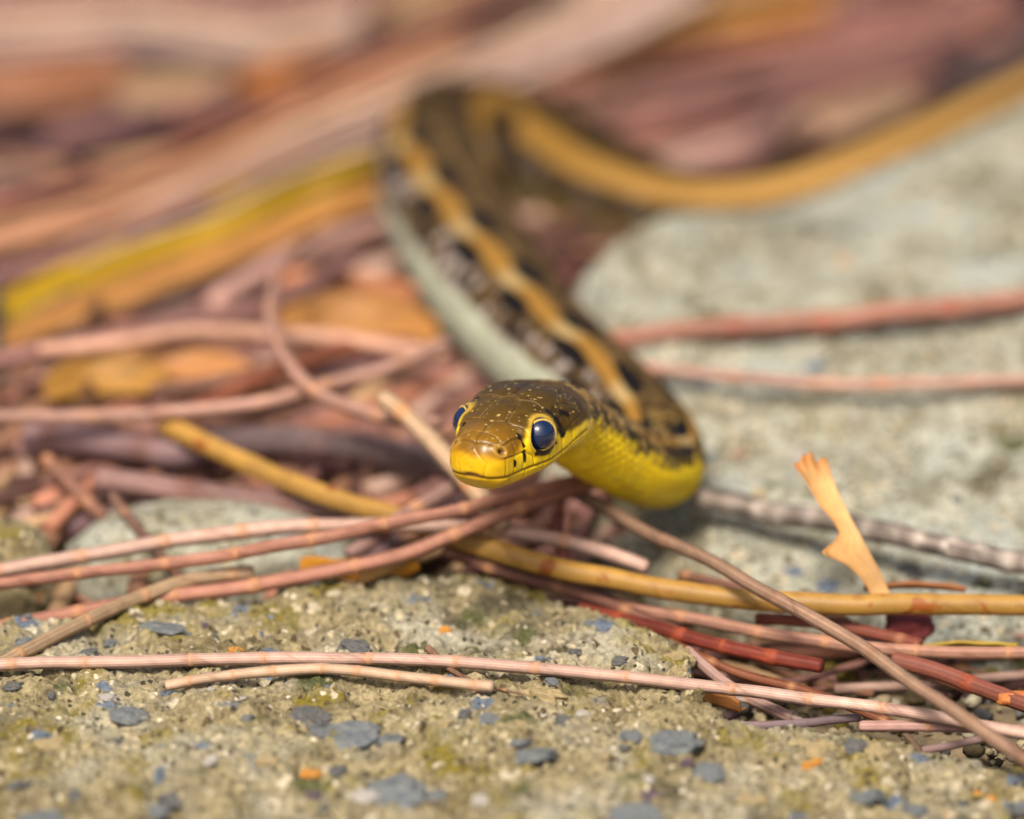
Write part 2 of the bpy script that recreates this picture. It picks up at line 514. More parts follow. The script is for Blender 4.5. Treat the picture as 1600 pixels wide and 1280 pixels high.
def chip(px, py, wpx, kind, hz=0.35, ratio=0.8, stone=None, pj=None, pts=None):
    pj = proj_front if pj is None else pj
    pts = flatF if pts is None else pts
    par = stone_front if stone is None else stone
    near_ = np.where((np.abs(pj[:, 0] - px) < 14) & (np.abs(pj[:, 1] - py) < 8))[0]
    k = near_[np.argmin(pj[near_, 2])] if len(near_) else np.argmin((pj[:, 0] - px) ** 2 + (pj[:, 1] - py) ** 2)
    w = wpx / PXCM / 2
    o = link("chip", random.choice(CHIPS[kind]), pts[k] - np.array([0, 0, w * hz * 0.8]), par)
    o.scale = (w, w * ratio, w * hz)
    o.rotation_euler = (random.uniform(-.25, .25), random.uniform(-.2, .2), random.uniform(-0.6, 0.6))
    return o
for a in [(548, 1140, 120, "blue", .32, .75), (615, 1142, 60, "blue", .3, .7), (500, 1135, 50, "blue", .3, .7), (622, 1233, 120, "blue", .36, .8), (680, 1236, 40, "blue", .4, .8), (490, 1105, 70, "dark", .4, .8), (540, 1200, 34, "dark", .5, .8),
          (560, 1232, 50, "pale", .35, .8), (1045, 1145, 92, "blue", .3, .7), (1000, 1140, 40, "blue", .3, .7), (60, 1272, 90, "blue", .35, .9), (392, 1113, 26, "blue", .6, .9),
          (262, 1243, 62, "dark", .35, .8), (112, 1235, 26, "dark", .6, .9), (258, 1262, 40, "blue", .4, .8), (200, 1105, 70, "blue", .25, .7),
          (170, 992, 20, "blue", .8, .9), (345, 983, 16, "dark", .8, .9), (560, 1000, 60, "dark", .3, .5), (260, 968, 80, "blue", .3, .6),
          (760, 1112, 40, "blue", .5, .8), (720, 1105, 22, "dark", .7, .8), (825, 1150, 40, "blue", .3, .8), (840, 1168, 90, "blue", .2, .7),
          (1010, 1232, 34, "purple", .7, .8), (1105, 1195, 50, "blue", .25, .8), (985, 1268, 90, "blue", .2, .8), (1365, 1232, 70, "blue", .22, .8),
          (1440, 1255, 50, "blue", .3, .8), (1590, 1255, 34, "dark", .5, .8), (1275, 1182, 36, "orange", .3, .6), (475, 1204, 32, "orange", .35, .7),
          (355, 1007, 24, "orange", .6, .8), (1530, 1232, 18, "orange", .8, .9), (1552, 1240, 18, "orange", .8, .9), (175, 1080, 36, "pale", .4, .8),
          (380, 1015, 14, "dark", .8, .9), (15, 1060, 40, "dark", .4, .8), (125, 1010, 40, "dark", .4, .7), (960, 1020, 34, "dark", .5, .9),
          (1075, 1012, 40, "tan", .8, .9), (1052, 1040, 34, "tan", .8, .9), (850, 1070, 70, "tan", .35, .6), (1280, 1155, 60, "tan", .5, .8), (1330, 1150, 44, "dark", .6, .9),
          (1360, 1162, 40, "tan", .7, .9), (640, 1180, 28, "tan", .5, .8), (740, 1240, 30, "pale", .4, .8), (1180, 1240, 60, "tan", .3, .8), (700, 975, 20, "orange", .5, .8),
          (900, 1105, 24, "pale", .5, .8), (330, 1180, 26, "pale", .5, .8), (420, 1175, 40, "tan", .4, .8), (90, 1150, 40, "tan", .4, .8), (30, 1220, 36, "dark", .4, .8)]:
    chip(*a)
for i in range(45):
    px, py = rng.uniform(0, 1600), rng.uniform(950, 1275)
    if px > 1060 and py < 1165: continue
    chip(px, py, rng.uniform(10, 30), rng.choice(["blue", "dark", "pale", "tan", "tan", "tan", "purple"]), rng.uniform(.35, .8), rng.uniform(.6, .95))
for a in [(1312, 400, 30, "orange", .6, .9), (1500, 770, 26, "dark", .4, .8), (1330, 640, 30, "pale", .5, .8), (1460, 420, 40, "tan", .4, .8), (1240, 700, 40, "pale", .4, .8),
          (1560, 860, 60, "blue", .4, .8), (1420, 880, 40, "dark", .4, .8), (1180, 760, 36, "tan", .4, .8)]:
    chip(*a, stone=boulder, pj=proj_boul, pts=flatB)

# ------------------------------------------------------------------ snake
def smooth_interp(x, xs, ys, sig):
    g = np.linspace(xs[0] - 1, xs[-1] + 1, 6000)
    y = np.interp(g, xs, ys)
    k = max(1, int(3 * sig / (g[1] - g[0])))
    t = np.arange(-k, k + 1) * (g[1] - g[0])
    w = np.exp(-0.5 * (t / sig) ** 2)
    y = np.convolve(np.pad(y, k, mode='edge'), w / w.sum(), 'valid')
    return np.interp(x, g, y)

YAW = math.radians(24)
fdir = np.array([-math.sin(YAW), -math.cos(YAW), 0.07]); fdir /= np.linalg.norm(fdir)
EYE_S = 0.80
eye_mid = P(784, 668, 0.18)
snout = eye_mid + fdir * EYE_S
ctrl = [snout, snout - fdir * 0.5, snout - fdir * 1.0, snout - fdir * 1.5,
        P(868, 648, 1.45), P(915, 682, 2.0), P(966, 712, 2.6), P(1012, 731, 3.2), P(1034, 722, 3.9), P(1008, 682, 4.7), P(940, 622, 5.5),
        P(845, 545, 6.8), P(748, 425, 8.7), P(694, 315, 10.7), P(686, 255, 12.0), P(708, 216, 13.1), P(788, 224, 13.7), P(880, 270, 13.3),
        P(957, 318, 12.6), P(1065, 352, 12.5), P(1200, 340, 12.9), P(1350, 280, 14.1), P(1500, 206, 15.9), P(1660, 126, 18.2)]
_, LEN = catmull(ctrl, 10)
s = np.r_[0.105 * np.linspace(0, 1, 26)[:-1] ** 2, np.arange(0.105, 2.3, 0.0085), np.arange(2.3, 6.6, 0.018), np.arange(6.6, LEN, 0.045)]
C, _ = catmull(ctrl, s)
T, S, U = frames(C)
# smooth the frames a little
NP = 224
phi = np.linspace(-np.pi, np.pi, NP, endpoint=False)
hs_ = [0, .1, .2, .35, .5, .65, .8, 1.0, 1.2, 1.45, 1.7, 1.95, 2.3, 2.8, 3.6, 4.6, 6, 8, 10, 14, 18, 22, 26, 40]
w_ = [.30, .315, .335, .37, .405, .445, .49, .545, .595, .635, .64, .59, .50, .44, .42, .45, .55, .66, .72, .74, .78, .64, .48, .30]
t_ = [.02, .06, .09, .125, .15, .19, .235, .275, .295, .305, .31, .33, .37, .41, .42, .46, .55, .64, .69, .70, .72, .60, .46, .3]
b_ = [-.47, -.50, -.525, -.54, -.545, -.55, -.55, -.545, -.53, -.51, -.48, -.45, -.43, -.42, -.42, -.44, -.52, -.6, -.64, -.68, -.72, -.58, -.44, -.3]
zm_ = [-.22, -.22, -.22, -.22, -.22, -.21, -.2, -.19, -.17, -.14, -.1, -.06, -.02, 0, 0, 0, 0, 0, 0, 0, 0, 0, 0, 0]
n_ = [2.5, 2.5, 2.55, 2.6, 2.7, 2.7, 2.7, 2.6, 2.5, 2.4, 2.3, 2.2, 2.1, 2.0, 2.0, 2.0, 2.05, 2.1, 2.1, 2.1, 2.1, 2, 2, 2]
sg = 0.055
W = smooth_interp(s, hs_, w_, sg); TT = smooth_interp(s, hs_, t_, sg); BB = smooth_interp(s, hs_, b_, sg)
ZM = smooth_interp(s, hs_, zm_, sg); NE = smooth_interp(s, hs_, n_, sg)
def cap(x): return np.sqrt(np.clip(1 - (1 - np.clip(x, 0, 1)) ** 2.3, 0, 1))
cx, czz = cap(s / 0.24), cap(s / 0.17)
ZC = -0.2
sn, cs = np.sin(phi)[None], np.cos(phi)[None]
e = (2 / NE)[:, None]
X = W[:, None] * np.sign(sn) * np.abs(sn) ** e * cx[:, None]
up = (TT - ZM)[:, None] * np.abs(cs) ** e
dn = (BB - ZM)[:, None] * np.abs(cs) ** e
Z = ZM[:, None] + np.where(cs >= 0, up, dn)
Z = np.where((s < 0.3)[:, None], ZC + (Z - ZC) * czz[:, None], Z)
SS = s[:, None] * np.ones_like(X)
# sloping front: the upper lip reaches a little further than the chin
SS = SS + np.where(SS < 0.3, 1, 0) * np.clip(-(Z + 0.30), 0, 1) * 0.55 * np.clip(1 - SS / 0.3, 0, 1)
lat, sx, hz = X.ravel().copy(), SS.ravel().copy(), Z.ravel().copy()
srow = np.repeat(s, NP); ph = np.tile(phi, len(s)); adeg = np.abs(ph) * 180 / np.pi
Q = np.stack([lat, -sx, hz], 1)                       # head space: x to its left, y forwards, z up
gq = Q.reshape(len(s), NP, 3)
da = np.gradient(gq, axis=0)
db = np.roll(gq, -1, 1) - np.roll(gq, 1, 1)
nrm = np.cross(da, db).reshape(-1, 3)
nrm /= np.maximum(np.linalg.norm(nrm, axis=1), 1e-9)[:, None]
if (nrm[:, 2] * np.sign(np.cos(ph))).mean() < 0: nrm = -nrm
ax = np.abs(lat)

def segdist(a, b, poly):
    best = np.full(len(a), 9.0)
    for (x0, y0), (x1, y1) in zip(poly[:-1], poly[1:]):
        dx, dy = x1 - x0, y1 - y0
        t = np.clip(((a - x0) * dx + (b - y0) * dy) / (dx * dx + dy * dy), 0, 1)
        best = np.minimum(best, np.hypot(a - x0 - t * dx, b - y0 - t * dy))
    return best
def g(d, w): return np.exp(-(d / w) ** 2)
def sst(x, a, b):
    t = np.clip((x - a) / (b - a), 0, 1)
    return t * t * (3 - 2 * t)

headm = 1 - sst(sx, 1.85, 2.1)
topw = sst(nrm[:, 2], 0.25, 0.6) * headm
sidew = sst(-nrm[:, 2], -0.75, -0.35) * headm
top_lines = [[(0, .09), (0, .27)], [(0, .27), (.13, .26), (.27, .22)], [(0, .27), (0, .50)], [(0, .50), (.15, .56), (.23, .555), (.40, .60)],
             [(.15, .56), (.13, .8), (.105, 1.0)], [(.105, 1.0), (0, 1.10)], [(.105, 1.0), (.25, 1.07), (.44, 1.03)], [(0, 1.10), (0, 1.72)],
             [(.44, 1.03), (.45, 1.3), (.24, 1.74), (0, 1.80)], [(0.02, .10), (.16, .13), (.24, .16)], [(.27, .22), (.31, .40), (.40, .60)],
             [(.24, 1.74), (.3, 1.95)], [(.45, 1.3), (.56, 1.5)], [(.46, 1.15), (.60, 1.25)]]
gt = np.zeros(len(lat))
for L_ in top_lines: gt = np.maximum(gt, g(segdist(ax, sx, L_), 0.0095))
mouth = [(-.02, -.335), (.25, -.345), (.6, -.335), (.95, -.33), (1.25, -.285), (1.5, -.20), (1.72, -.12)]
md = segdist(sx, hz, mouth)
side_lines = [[(.20, -.34), (.19, -.12)], [(.34, -.34), (.33, -.13)], [(.50, -.34), (.49, -.12)], [(.68, -.335), (.64, -.20)], [(.92, -.33), (.95, -.2)],
              [(1.14, -.30), (1.12, -.10)], [(1.36, -.25), (1.30, -.03)], [(.16, -.12), (.34, -.13), (.5, -.12), (.62, -.19)], [(.50, -.12), (.50, .10)], [(.36, -.13), (.34, .08)],
              [(1.12, -.10), (1.30, -.03), (1.52, .05)], [(1.06, .0), (1.12, -.1)], [(1.10, .08), (1.34, .12)], [(1.3, -.03), (1.34, .12), (1.4, .25)],
              [(.3, -.36), (.32, -.45)], [(.55, -.36), (.57, -.46)], [(.85, -.35), (.87, -.46)], [(1.15, -.32), (1.2, -.45)]]
gs = np.zeros(len(lat))
for L_ in side_lines: gs = np.maximum(gs, g(segdist(sx, hz, L_), 0.009))
front_w = sst(-sx, -0.17, -0.11)
gf = np.maximum(g(segdist(ax, hz, [(.13, -.34), (.17, -.16), (.02, -.02)]), 0.01), 0) * front_w
seam = np.maximum.reduce([gt * topw, gs * sidew * (1 - front_w), gf * .6])
mouth_g = g(md, 0.014) * headm * (sst(-nrm[:, 2], -0.6, -0.3))
notch = g(np.hypot((ax) / 1.0, (hz + .315 - 0.25 * ax ** 2) * 3.0), 0.085) * sst(-sx, -0.12, -0.06)
nostril = g(np.hypot(sx - .17, (hz + .045) * 1.0), 0.032) * sst(ax, .14, .2)
nring = g(np.hypot(sx - .17, hz + .045) - 0.055, 0.022) * sst(ax, .14, .2)
disp = -0.013 * seam - 0.020 * mouth_g - 0.035 * notch - 0.05 * nostril + 0.012 * nring
# plate doming and ridge above the eye
disp += 0.034 * g(segdist(ax, sx, [(.34, .58), (.43, .8), (.46, 1.0)]), 0.06) * sst(nrm[:, 2], -0.2, 0.3) * headm
disp += 0.012 * headm * fbm(Q, 5.0, 2, 77)

# eyes
R_EYE = 0.185
def eye_frame(sgn):
    n = np.array([sgn * math.cos(math.radians(43)), math.sin(math.radians(43)), 0.12]); n /= np.linalg.norm(n)
    sel = np.argmin(np.abs(sx - EYE_S) + 3 * np.abs(hz + 0.015) + (lat * sgn < 0) * 9)
    return n, Q[sel] - n * 0.085
eyes = [eye_frame(1), eye_frame(-1)]
Qn = Q + nrm * disp[:, None]
eye_r = np.full(len(lat), 9.0); eye_v = np.zeros(len(lat)); eye_h = np.zeros(len(lat))
for n, c in eyes:
    rel = Qn - c
    al = rel @ n
    rad = np.linalg.norm(rel - al[:, None] * n, axis=1)
    msk = al > -0.05
    close = msk & (rad < 0.34)
    rim_ = 0.028 * g(rad - 0.19, 0.035)
    sink = -0.16 * (1 - sst(rad, 0.11, 0.18))
    Qn[close] += (n[None] * (rim_ + sink)[:, None])[close]
    eye_r = np.where(msk, np.minimum(eye_r, rad), eye_r)
    rr = rel @ np.array([0, 0, 1.0])
    fw = rel @ np.array([0, 1.0, 0])
    eye_v = np.where(close, rr, eye_v); eye_h = np.where(close, fw, eye_h)

# body scales
bodym = sst(srow, 1.75, 2.05)
R_loc = np.maximum(W[:, None] * np.ones((1, NP)), 0.2).ravel()
u_ = srow / 0.145
v_ = ph / (2 * np.pi) * 34
def lattice(u, v):
    best = np.full(len(u), 9.0); bi = np.zeros(len(u), np.int64); bj = np.zeros(len(u), np.int64); lu = np.zeros(len(u)); lv = np.zeros(len(u))
    j0 = np.floor(v).astype(np.int64)
    for dj in (0, 1):
        j = j0 + dj
        off = (j % 2) * 0.5
        i = np.round(u - off).astype(np.int64)
        du, dv = u - off - i, v - j
        d = np.abs(du) * 1.0 + np.abs(dv) * 0.5 * 1.0
        m = d < best
        best = np.where(m, d, best); bi = np.where(m, i, bi); bj = np.where(m, j, bj); lu = np.where(m, du, lu); lv = np.where(m, dv, lv)
    return best, bi, bj % 34, lu, lv
ld, li, lj, lu, lv = lattice(u_, v_)
dors = 1 - sst(adeg, 118, 132)
scale_h = (1 - sst(ld, 0.32, 0.52)) * 0.9 + 0.35 * g(lv, 0.14) * (adeg < 95) + 0.35 * lu
disp2 = bodym * dors * 0.018 * (scale_h - 0.6)
vent = (srow / 0.24) % 1.0
disp2 += bodym * (1 - dors) * 0.012 * (sst(vent, 0, 0.85) - sst(vent, 0.9, 1.0))
Qn = Qn + nrm * disp2[:, None]

# colour of the skin; the body lies rolled a little to one side along its coils
roll_deg = smooth_interp(srow, [0, 5.0, 7.0, 9.5, 12.3, 14.0, 16.5, 40], [0, 0, 33, 33, 17, 2, -9, -9], .4)
adeg = np.abs((ph * 180 / np.pi - roll_deg + 180) % 360 - 180)
rnd = _hash(li, lj, 0 * li, 5)
rnd2 = _hash(li, lj, 0 * li + 3, 9)
def lerp(a, b, t): return a * (1 - t[:, None]) + b * t[:, None]
n1 = len(lat)
olive, dark, tan, yel = alb(86, 64, 14), alb(40, 28, 14), alb(168, 138, 74), np.array([0.95, 0.66, 0.008])
# ---- head
hc = np.tile(olive, (n1, 1)) * (1 + 0.55 * fbm(Q, 6.0, 4, 91, .65))[:, None]
hc = lerp(hc, np.tile(alb(154, 108, 16), (n1, 1)), g(sx - .22, .3) * .8)
hc = lerp(hc, np.tile(alb(62, 46, 20), (n1, 1)), sst(sx, .95, 1.4) * .65 * topw)
yline = smooth_interp(sx.clip(0, 3), [0, .1, .2, .35, .5, .62, .8, 1.0, 1.15, 1.35, 1.6, 1.9, 2.2, 3], [-.07, -.09, -.12, -.11, -.05, .10, .05, -.04, -.11, -.10, -.04, .0, .02, .05], .05)
ym = lerp(np.tile(np.array([.66, .40, .008]), (n1, 1)), np.tile(yel, (n1, 1)), sst(sx, .12, .55))
yb = sst(-(hz - yline + 0.03 * fbm(Q, 9, 2, 14)), -0.03, 0.04)
hc = lerp(hc, ym, yb)
hc = lerp(hc, np.tile(alb(200, 140, 18), (n1, 1)), 0.55 * g(hz - yline, .05) * (sx < .5))
speck = (vnoise(Q, 38, 3) > 0.72) & (topw > .3)
hc[speck] = alb(205, 178, 105)
hc = lerp(hc, hc * .5, 0.8 * gt * topw)
edge_ = np.zeros(n1)
for L_ in top_lines: edge_ = np.maximum(edge_, g(segdist(ax, sx, L_) - .017, .006))
hc = lerp(hc, np.tile(alb(176, 146, 90), (n1, 1)), .38 * edge_ * topw * sst(fbm(Q, 6, 2, 55), -.3, .3))
hc = lerp(hc, hc * 0.55, np.clip(gs * sidew * .95 + gf * .35, 0, 1))
hc = lerp(hc, np.tile(alb(110, 78, 20), (n1, 1)), mouth_g * .85)
hc = lerp(hc, np.tile(alb(176, 116, 84), (n1, 1)), np.clip(notch * 1.1, 0, 1))
hc = lerp(hc, np.tile(dark, (n1, 1)), np.clip(nostril * 1.2, 0, 1))
hc = lerp(hc, np.tile(alb(205, 160, 70), (n1, 1)), nring * .6)
# yellow round the eye, black smudges below, behind and before it
hc = lerp(hc, np.tile(alb(214, 176, 60), (n1, 1)), g(eye_r - .20, .018) * headm * .85)
jit = 0.03 * fbm(Q, 12, 2, 33)
def patch(poly, w): return sst(-(segdist(sx, hz, poly) + jit), -w, -w * .55) * headm * (ax > .2)
black = np.maximum.reduce([patch([(.70, -.19), (.84, -.225), (.96, -.18)], .05), patch([(1.06, .16), (1.10, 0.02), (1.13, -.09)], .055), patch([(1.0, -.13), (1.02, -.16)], .03),
                           patch([(.50, -.13), (.515, -.24)], .028), patch([(.50, .06), (.50, -.06)], .02), patch([(.345, -.2), (.345, -.24)], .02), patch([(1.22, .13), (1.3, .08)], .03)])
hc = lerp(hc, np.tile(dark * .6, (n1, 1)), black)
hc[eye_r < 0.178] = alb(30, 24, 14)
# ---- body
br = alb(98, 78, 48)
bc = np.tile(br, (n1, 1)) * (0.65 + 0.7 * rnd)[:, None]
mott = sst(rnd2, .62, .7)
bc = lerp(bc, np.tile(alb(66, 50, 34), (n1, 1)), mott * .8)
bc = lerp(bc, np.tile(alb(176, 164, 158), (n1, 1)), sst(rnd, .68, .76) * sst(adeg, 52, 66) * .95)
neck = 1 - sst(srow, 4.6, 6.2)
neckc = np.where((rnd < .36)[:, None], dark[None], np.where((rnd < .74)[:, None], tan[None], olive[None]))
neckc = lerp(neckc, np.tile(dark * 1.1, (n1, 1)), sst(ld, .34, .46) * .85)
bc = lerp(bc, neckc, neck * .9)
cellnoise = (rnd2 - .5) * 5
swid = 1 + 0.35 * sst(srow, 14, 17)
stripe = sst(-np.abs(adeg - 42 + cellnoise * .4) / swid, -12.5, -8) * (0.35 + 0.65 * sst(srow, 3.4, 5.2)) * bodym
stc = lerp(np.tile(alb(162, 120, 54), (n1, 1)), np.tile(alb(186, 158, 106), (n1, 1)), sst(np.sin(srow * 2 * np.pi / 1.5 + 1.0), .2, .9))
stc2 = lerp(np.tile(alb(150, 112, 50), (n1, 1)), np.tile(alb(206, 160, 90), (n1, 1)), sst(srow, 17.5, 21))
stc = lerp(stc, stc2 if True else np.tile(alb(150, 112, 50), (n1, 1)) * (1 + .3 * fbm(np.stack([srow, adeg / 20, 0 * srow], 1), 1.5, 3, 44))[:, None], sst(srow, 13.5, 15))
bc = lerp(bc, np.tile(alb(54, 40, 20), (n1, 1)), sst(srow, 13.5, 15) * .8)
bc = lerp(bc, stc, stripe)
def spots(center, ph0, wid, ln):
    t = ((srow + ph0) / 1.45) % 1.0 - 0.5
    return sst(-np.hypot((adeg - center) / wid, t * 1.45 / ln), -1.15, -0.75) * sst(srow, 3.6, 4.6) * (1 - sst(srow, 13.6, 14.8))
blk = np.maximum.reduce([spots(26, 0.2, 12, .42), spots(59, 0.75, 12, .42), spots(81, 1.2, 8, .28) * .8])
bc = lerp(bc, np.tile(alb(26, 24, 26), (n1, 1)), blk)
bel = sst(adeg + cellnoise, 90, 97)
tanb = sst(srow, 13.8, 15.2)
belc = lerp(np.tile(yel, (n1, 1)), np.tile(alb(190, 194, 170), (n1, 1)), sst(srow, 5.0, 6.6))
belc = belc * (1 + .28 * fbm(np.stack([srow, adeg / 30, 0 * srow], 1), 2.2, 3, 71))[:, None]
belc = lerp(belc, np.tile(alb(116, 98, 60), (n1, 1)), tanb)
belc = lerp(belc, np.tile(alb(52, 38, 22), (n1, 1)), tanb * sst(adeg, 116, 130))  # shade along the underside of the far coil, painted into the skin
bel = np.maximum(bel, tanb * sst(adeg, 84, 94))
ylim = sst(adeg + cellnoise * 2.0, 77, 88)
bel = bel * (1 - neck) + ylim * neck
bc = lerp(bc, belc, bel)
# yellow skin between the dark scales low on the neck
bc = lerp(bc, np.tile(yel * .9, (n1, 1)), neck * np.maximum(sst(ld, .36, .48), sst(rnd2, .78, .82)) * sst(adeg, 58, 84) * .75)
fac = sst(srow + (ph * 0) + 0.10 * (rnd - .5), 1.80, 1.98)
# the back of the jaw stays yellow below
skin = lerp(hc, bc, fac)
skin = np.clip(skin, 0.002, 0.95)
skin = np.hstack([skin, (0.30 + 0.28 * sst(srow, 3.2, 5.5))[:, None]])

# to the world: head space along the spine
row = np.repeat(np.arange(len(s)), NP)
ds = (-Qn[:, 1]) - srow
BV = C[row] + S[row] * Qn[:, 0:1] + U[row] * Qn[:, 2:3] + T[row] * ds[:, None]
nV = len(BV)
BF = grid_faces(len(s), NP, True).tolist()
BV = np.vstack([BV, C[-1:]])
skin = np.vstack([skin, skin[-1:]])
for k in range(NP):
    BF.append([nV, nV - NP + k, nV - NP + (k + 1) % NP])
base = np.array([C[-200:, 0].mean(), C[-200:, 1].mean(), 0.8])
snake = bpy.data.objects.new("snake", None)
COL.objects.link(snake)
base = np.array([P(1040, 735, 3.4)[0], P(1040, 735, 3.4)[1], 1.0])
snake.location = Vector(base * CM)
tag(snake, "olive-brown striped snake with yellow throat and raised head, coils trailing behind", "snake")
body = build("body", BV, BF, M_SNAKE, skin, parent=snake, origin=base)

m_eye, nt, b = new_mat("eye_sky_tint")
b.inputs["Base Color"].default_value = (0.003, 0.012, 0.045, 1)  # near-black, with the blue of the reflected sky painted into the base colour
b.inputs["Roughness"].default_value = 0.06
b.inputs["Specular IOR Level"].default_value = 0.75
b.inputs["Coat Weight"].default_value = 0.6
b.inputs["Coat Roughness"].default_value = 0.03
M_IRIS = col_mat("iris_gold", 0.3, 0.3, 2500, 0.1, 5000, 0.5)
i_eye = int(np.argmin(np.abs(s - EYE_S)))
def head_to_world(q):
    return C[i_eye] + S[i_eye] * q[0] + U[i_eye] * q[2] + T[i_eye] * (-q[1] - s[i_eye])
def head_dir(v):
    return S[i_eye] * v[0] + U[i_eye] * v[2] - T[i_eye] * v[1]
for n, c in eyes:
    wc, wd = head_to_world(c), head_dir(n)   # centre and axis of the eyeball
    th = np.linspace(0.001, np.pi - .001, 40); pp = np.linspace(0, 2 * np.pi, 56, endpoint=False)
    a, bb = np.meshgrid(th, pp, indexing='ij')
    V = R_EYE * np.stack([np.sin(a) * np.cos(bb), np.sin(a) * np.sin(bb), np.cos(a)], -1).reshape(-1, 3)
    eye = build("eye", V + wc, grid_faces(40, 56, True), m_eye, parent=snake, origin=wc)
    # golden ring of the iris
    zax = wd / np.linalg.norm(wd)
    xax = np.cross([0, 0, 1.0], zax); xax /= np.linalg.norm(xax)
    yax = np.cross(zax, xax)
    ang = np.linspace(0, 2 * np.pi, 64, endpoint=False)
    tb = np.linspace(0, 2 * np.pi, 10, endpoint=False)
    A, B = np.meshgrid(ang, tb, indexing='ij')
    al_ = math.radians(63)
    rr = R_EYE * math.sin(al_) + 0.016 * np.cos(B)
    zz = R_EYE * math.cos(al_) + 0.010 * np.sin(B)
    RV = wc + (xax[None, None] * (rr * np.cos(A))[..., None] + yax[None, None] * (rr * np.sin(A))[..., None] + zax[None, None] * zz[..., None])
    RF = np.vstack([grid_faces(64, 10, True), np.array([[63 * 10 + k, 63 * 10 + (k + 1) % 10, (k + 1) % 10, k] for k in range(10)])])
    build("iris_ring", RV.reshape(-1, 3), RF, M_IRIS, np.tile(alb(226, 190, 90), (640, 1)), parent=eye, origin=wc)

# ------------------------------------------------------------------ twigs, straws and leaves
PAL = {"pink": (228, 188, 172), "rose": (196, 138, 118), "red": (140, 62, 48), "brown": (150, 112, 92), "pale": (226, 192, 164),
       "mauve": (158, 118, 116), "dark": (84, 58, 54), "salmon": (200, 134, 96), "ochre": (186, 122, 52), "grey": (170, 156, 150),
       "purple": (108, 84, 92), "tan": (190, 160, 128), "orange": (214, 142, 48), "yellow": (222, 170, 62), "olive": (190, 158, 20), "greypink": (190, 162, 156)}

def joint_mesh(r, colr):
    a = np.linspace(0, 2 * np.pi, 16, endpoint=False)
    prof = [(-0.55, 0.98), (-0.2, 1.10), (0.15, 1.16), (0.5, 1.12), (0.9, 1.0)]
    V, cl = [], []
    for i, (x, k) in enumerate(prof):
        for j, t in enumerate(a):
            kk = k
            xx = x + (0.35 if (i == 4 and j % 2 == 0) else 0)
            V.append((r * kk * math.cos(t), r * kk * math.sin(t), xx * r * 0.9))
            cl.append(colr * (0.75 if i == 4 and j % 2 == 0 else 1.0))
    return mesh_data("joint", np.array(V), grid_faces(5, 16, True), M_TWIG, np.array(cl))

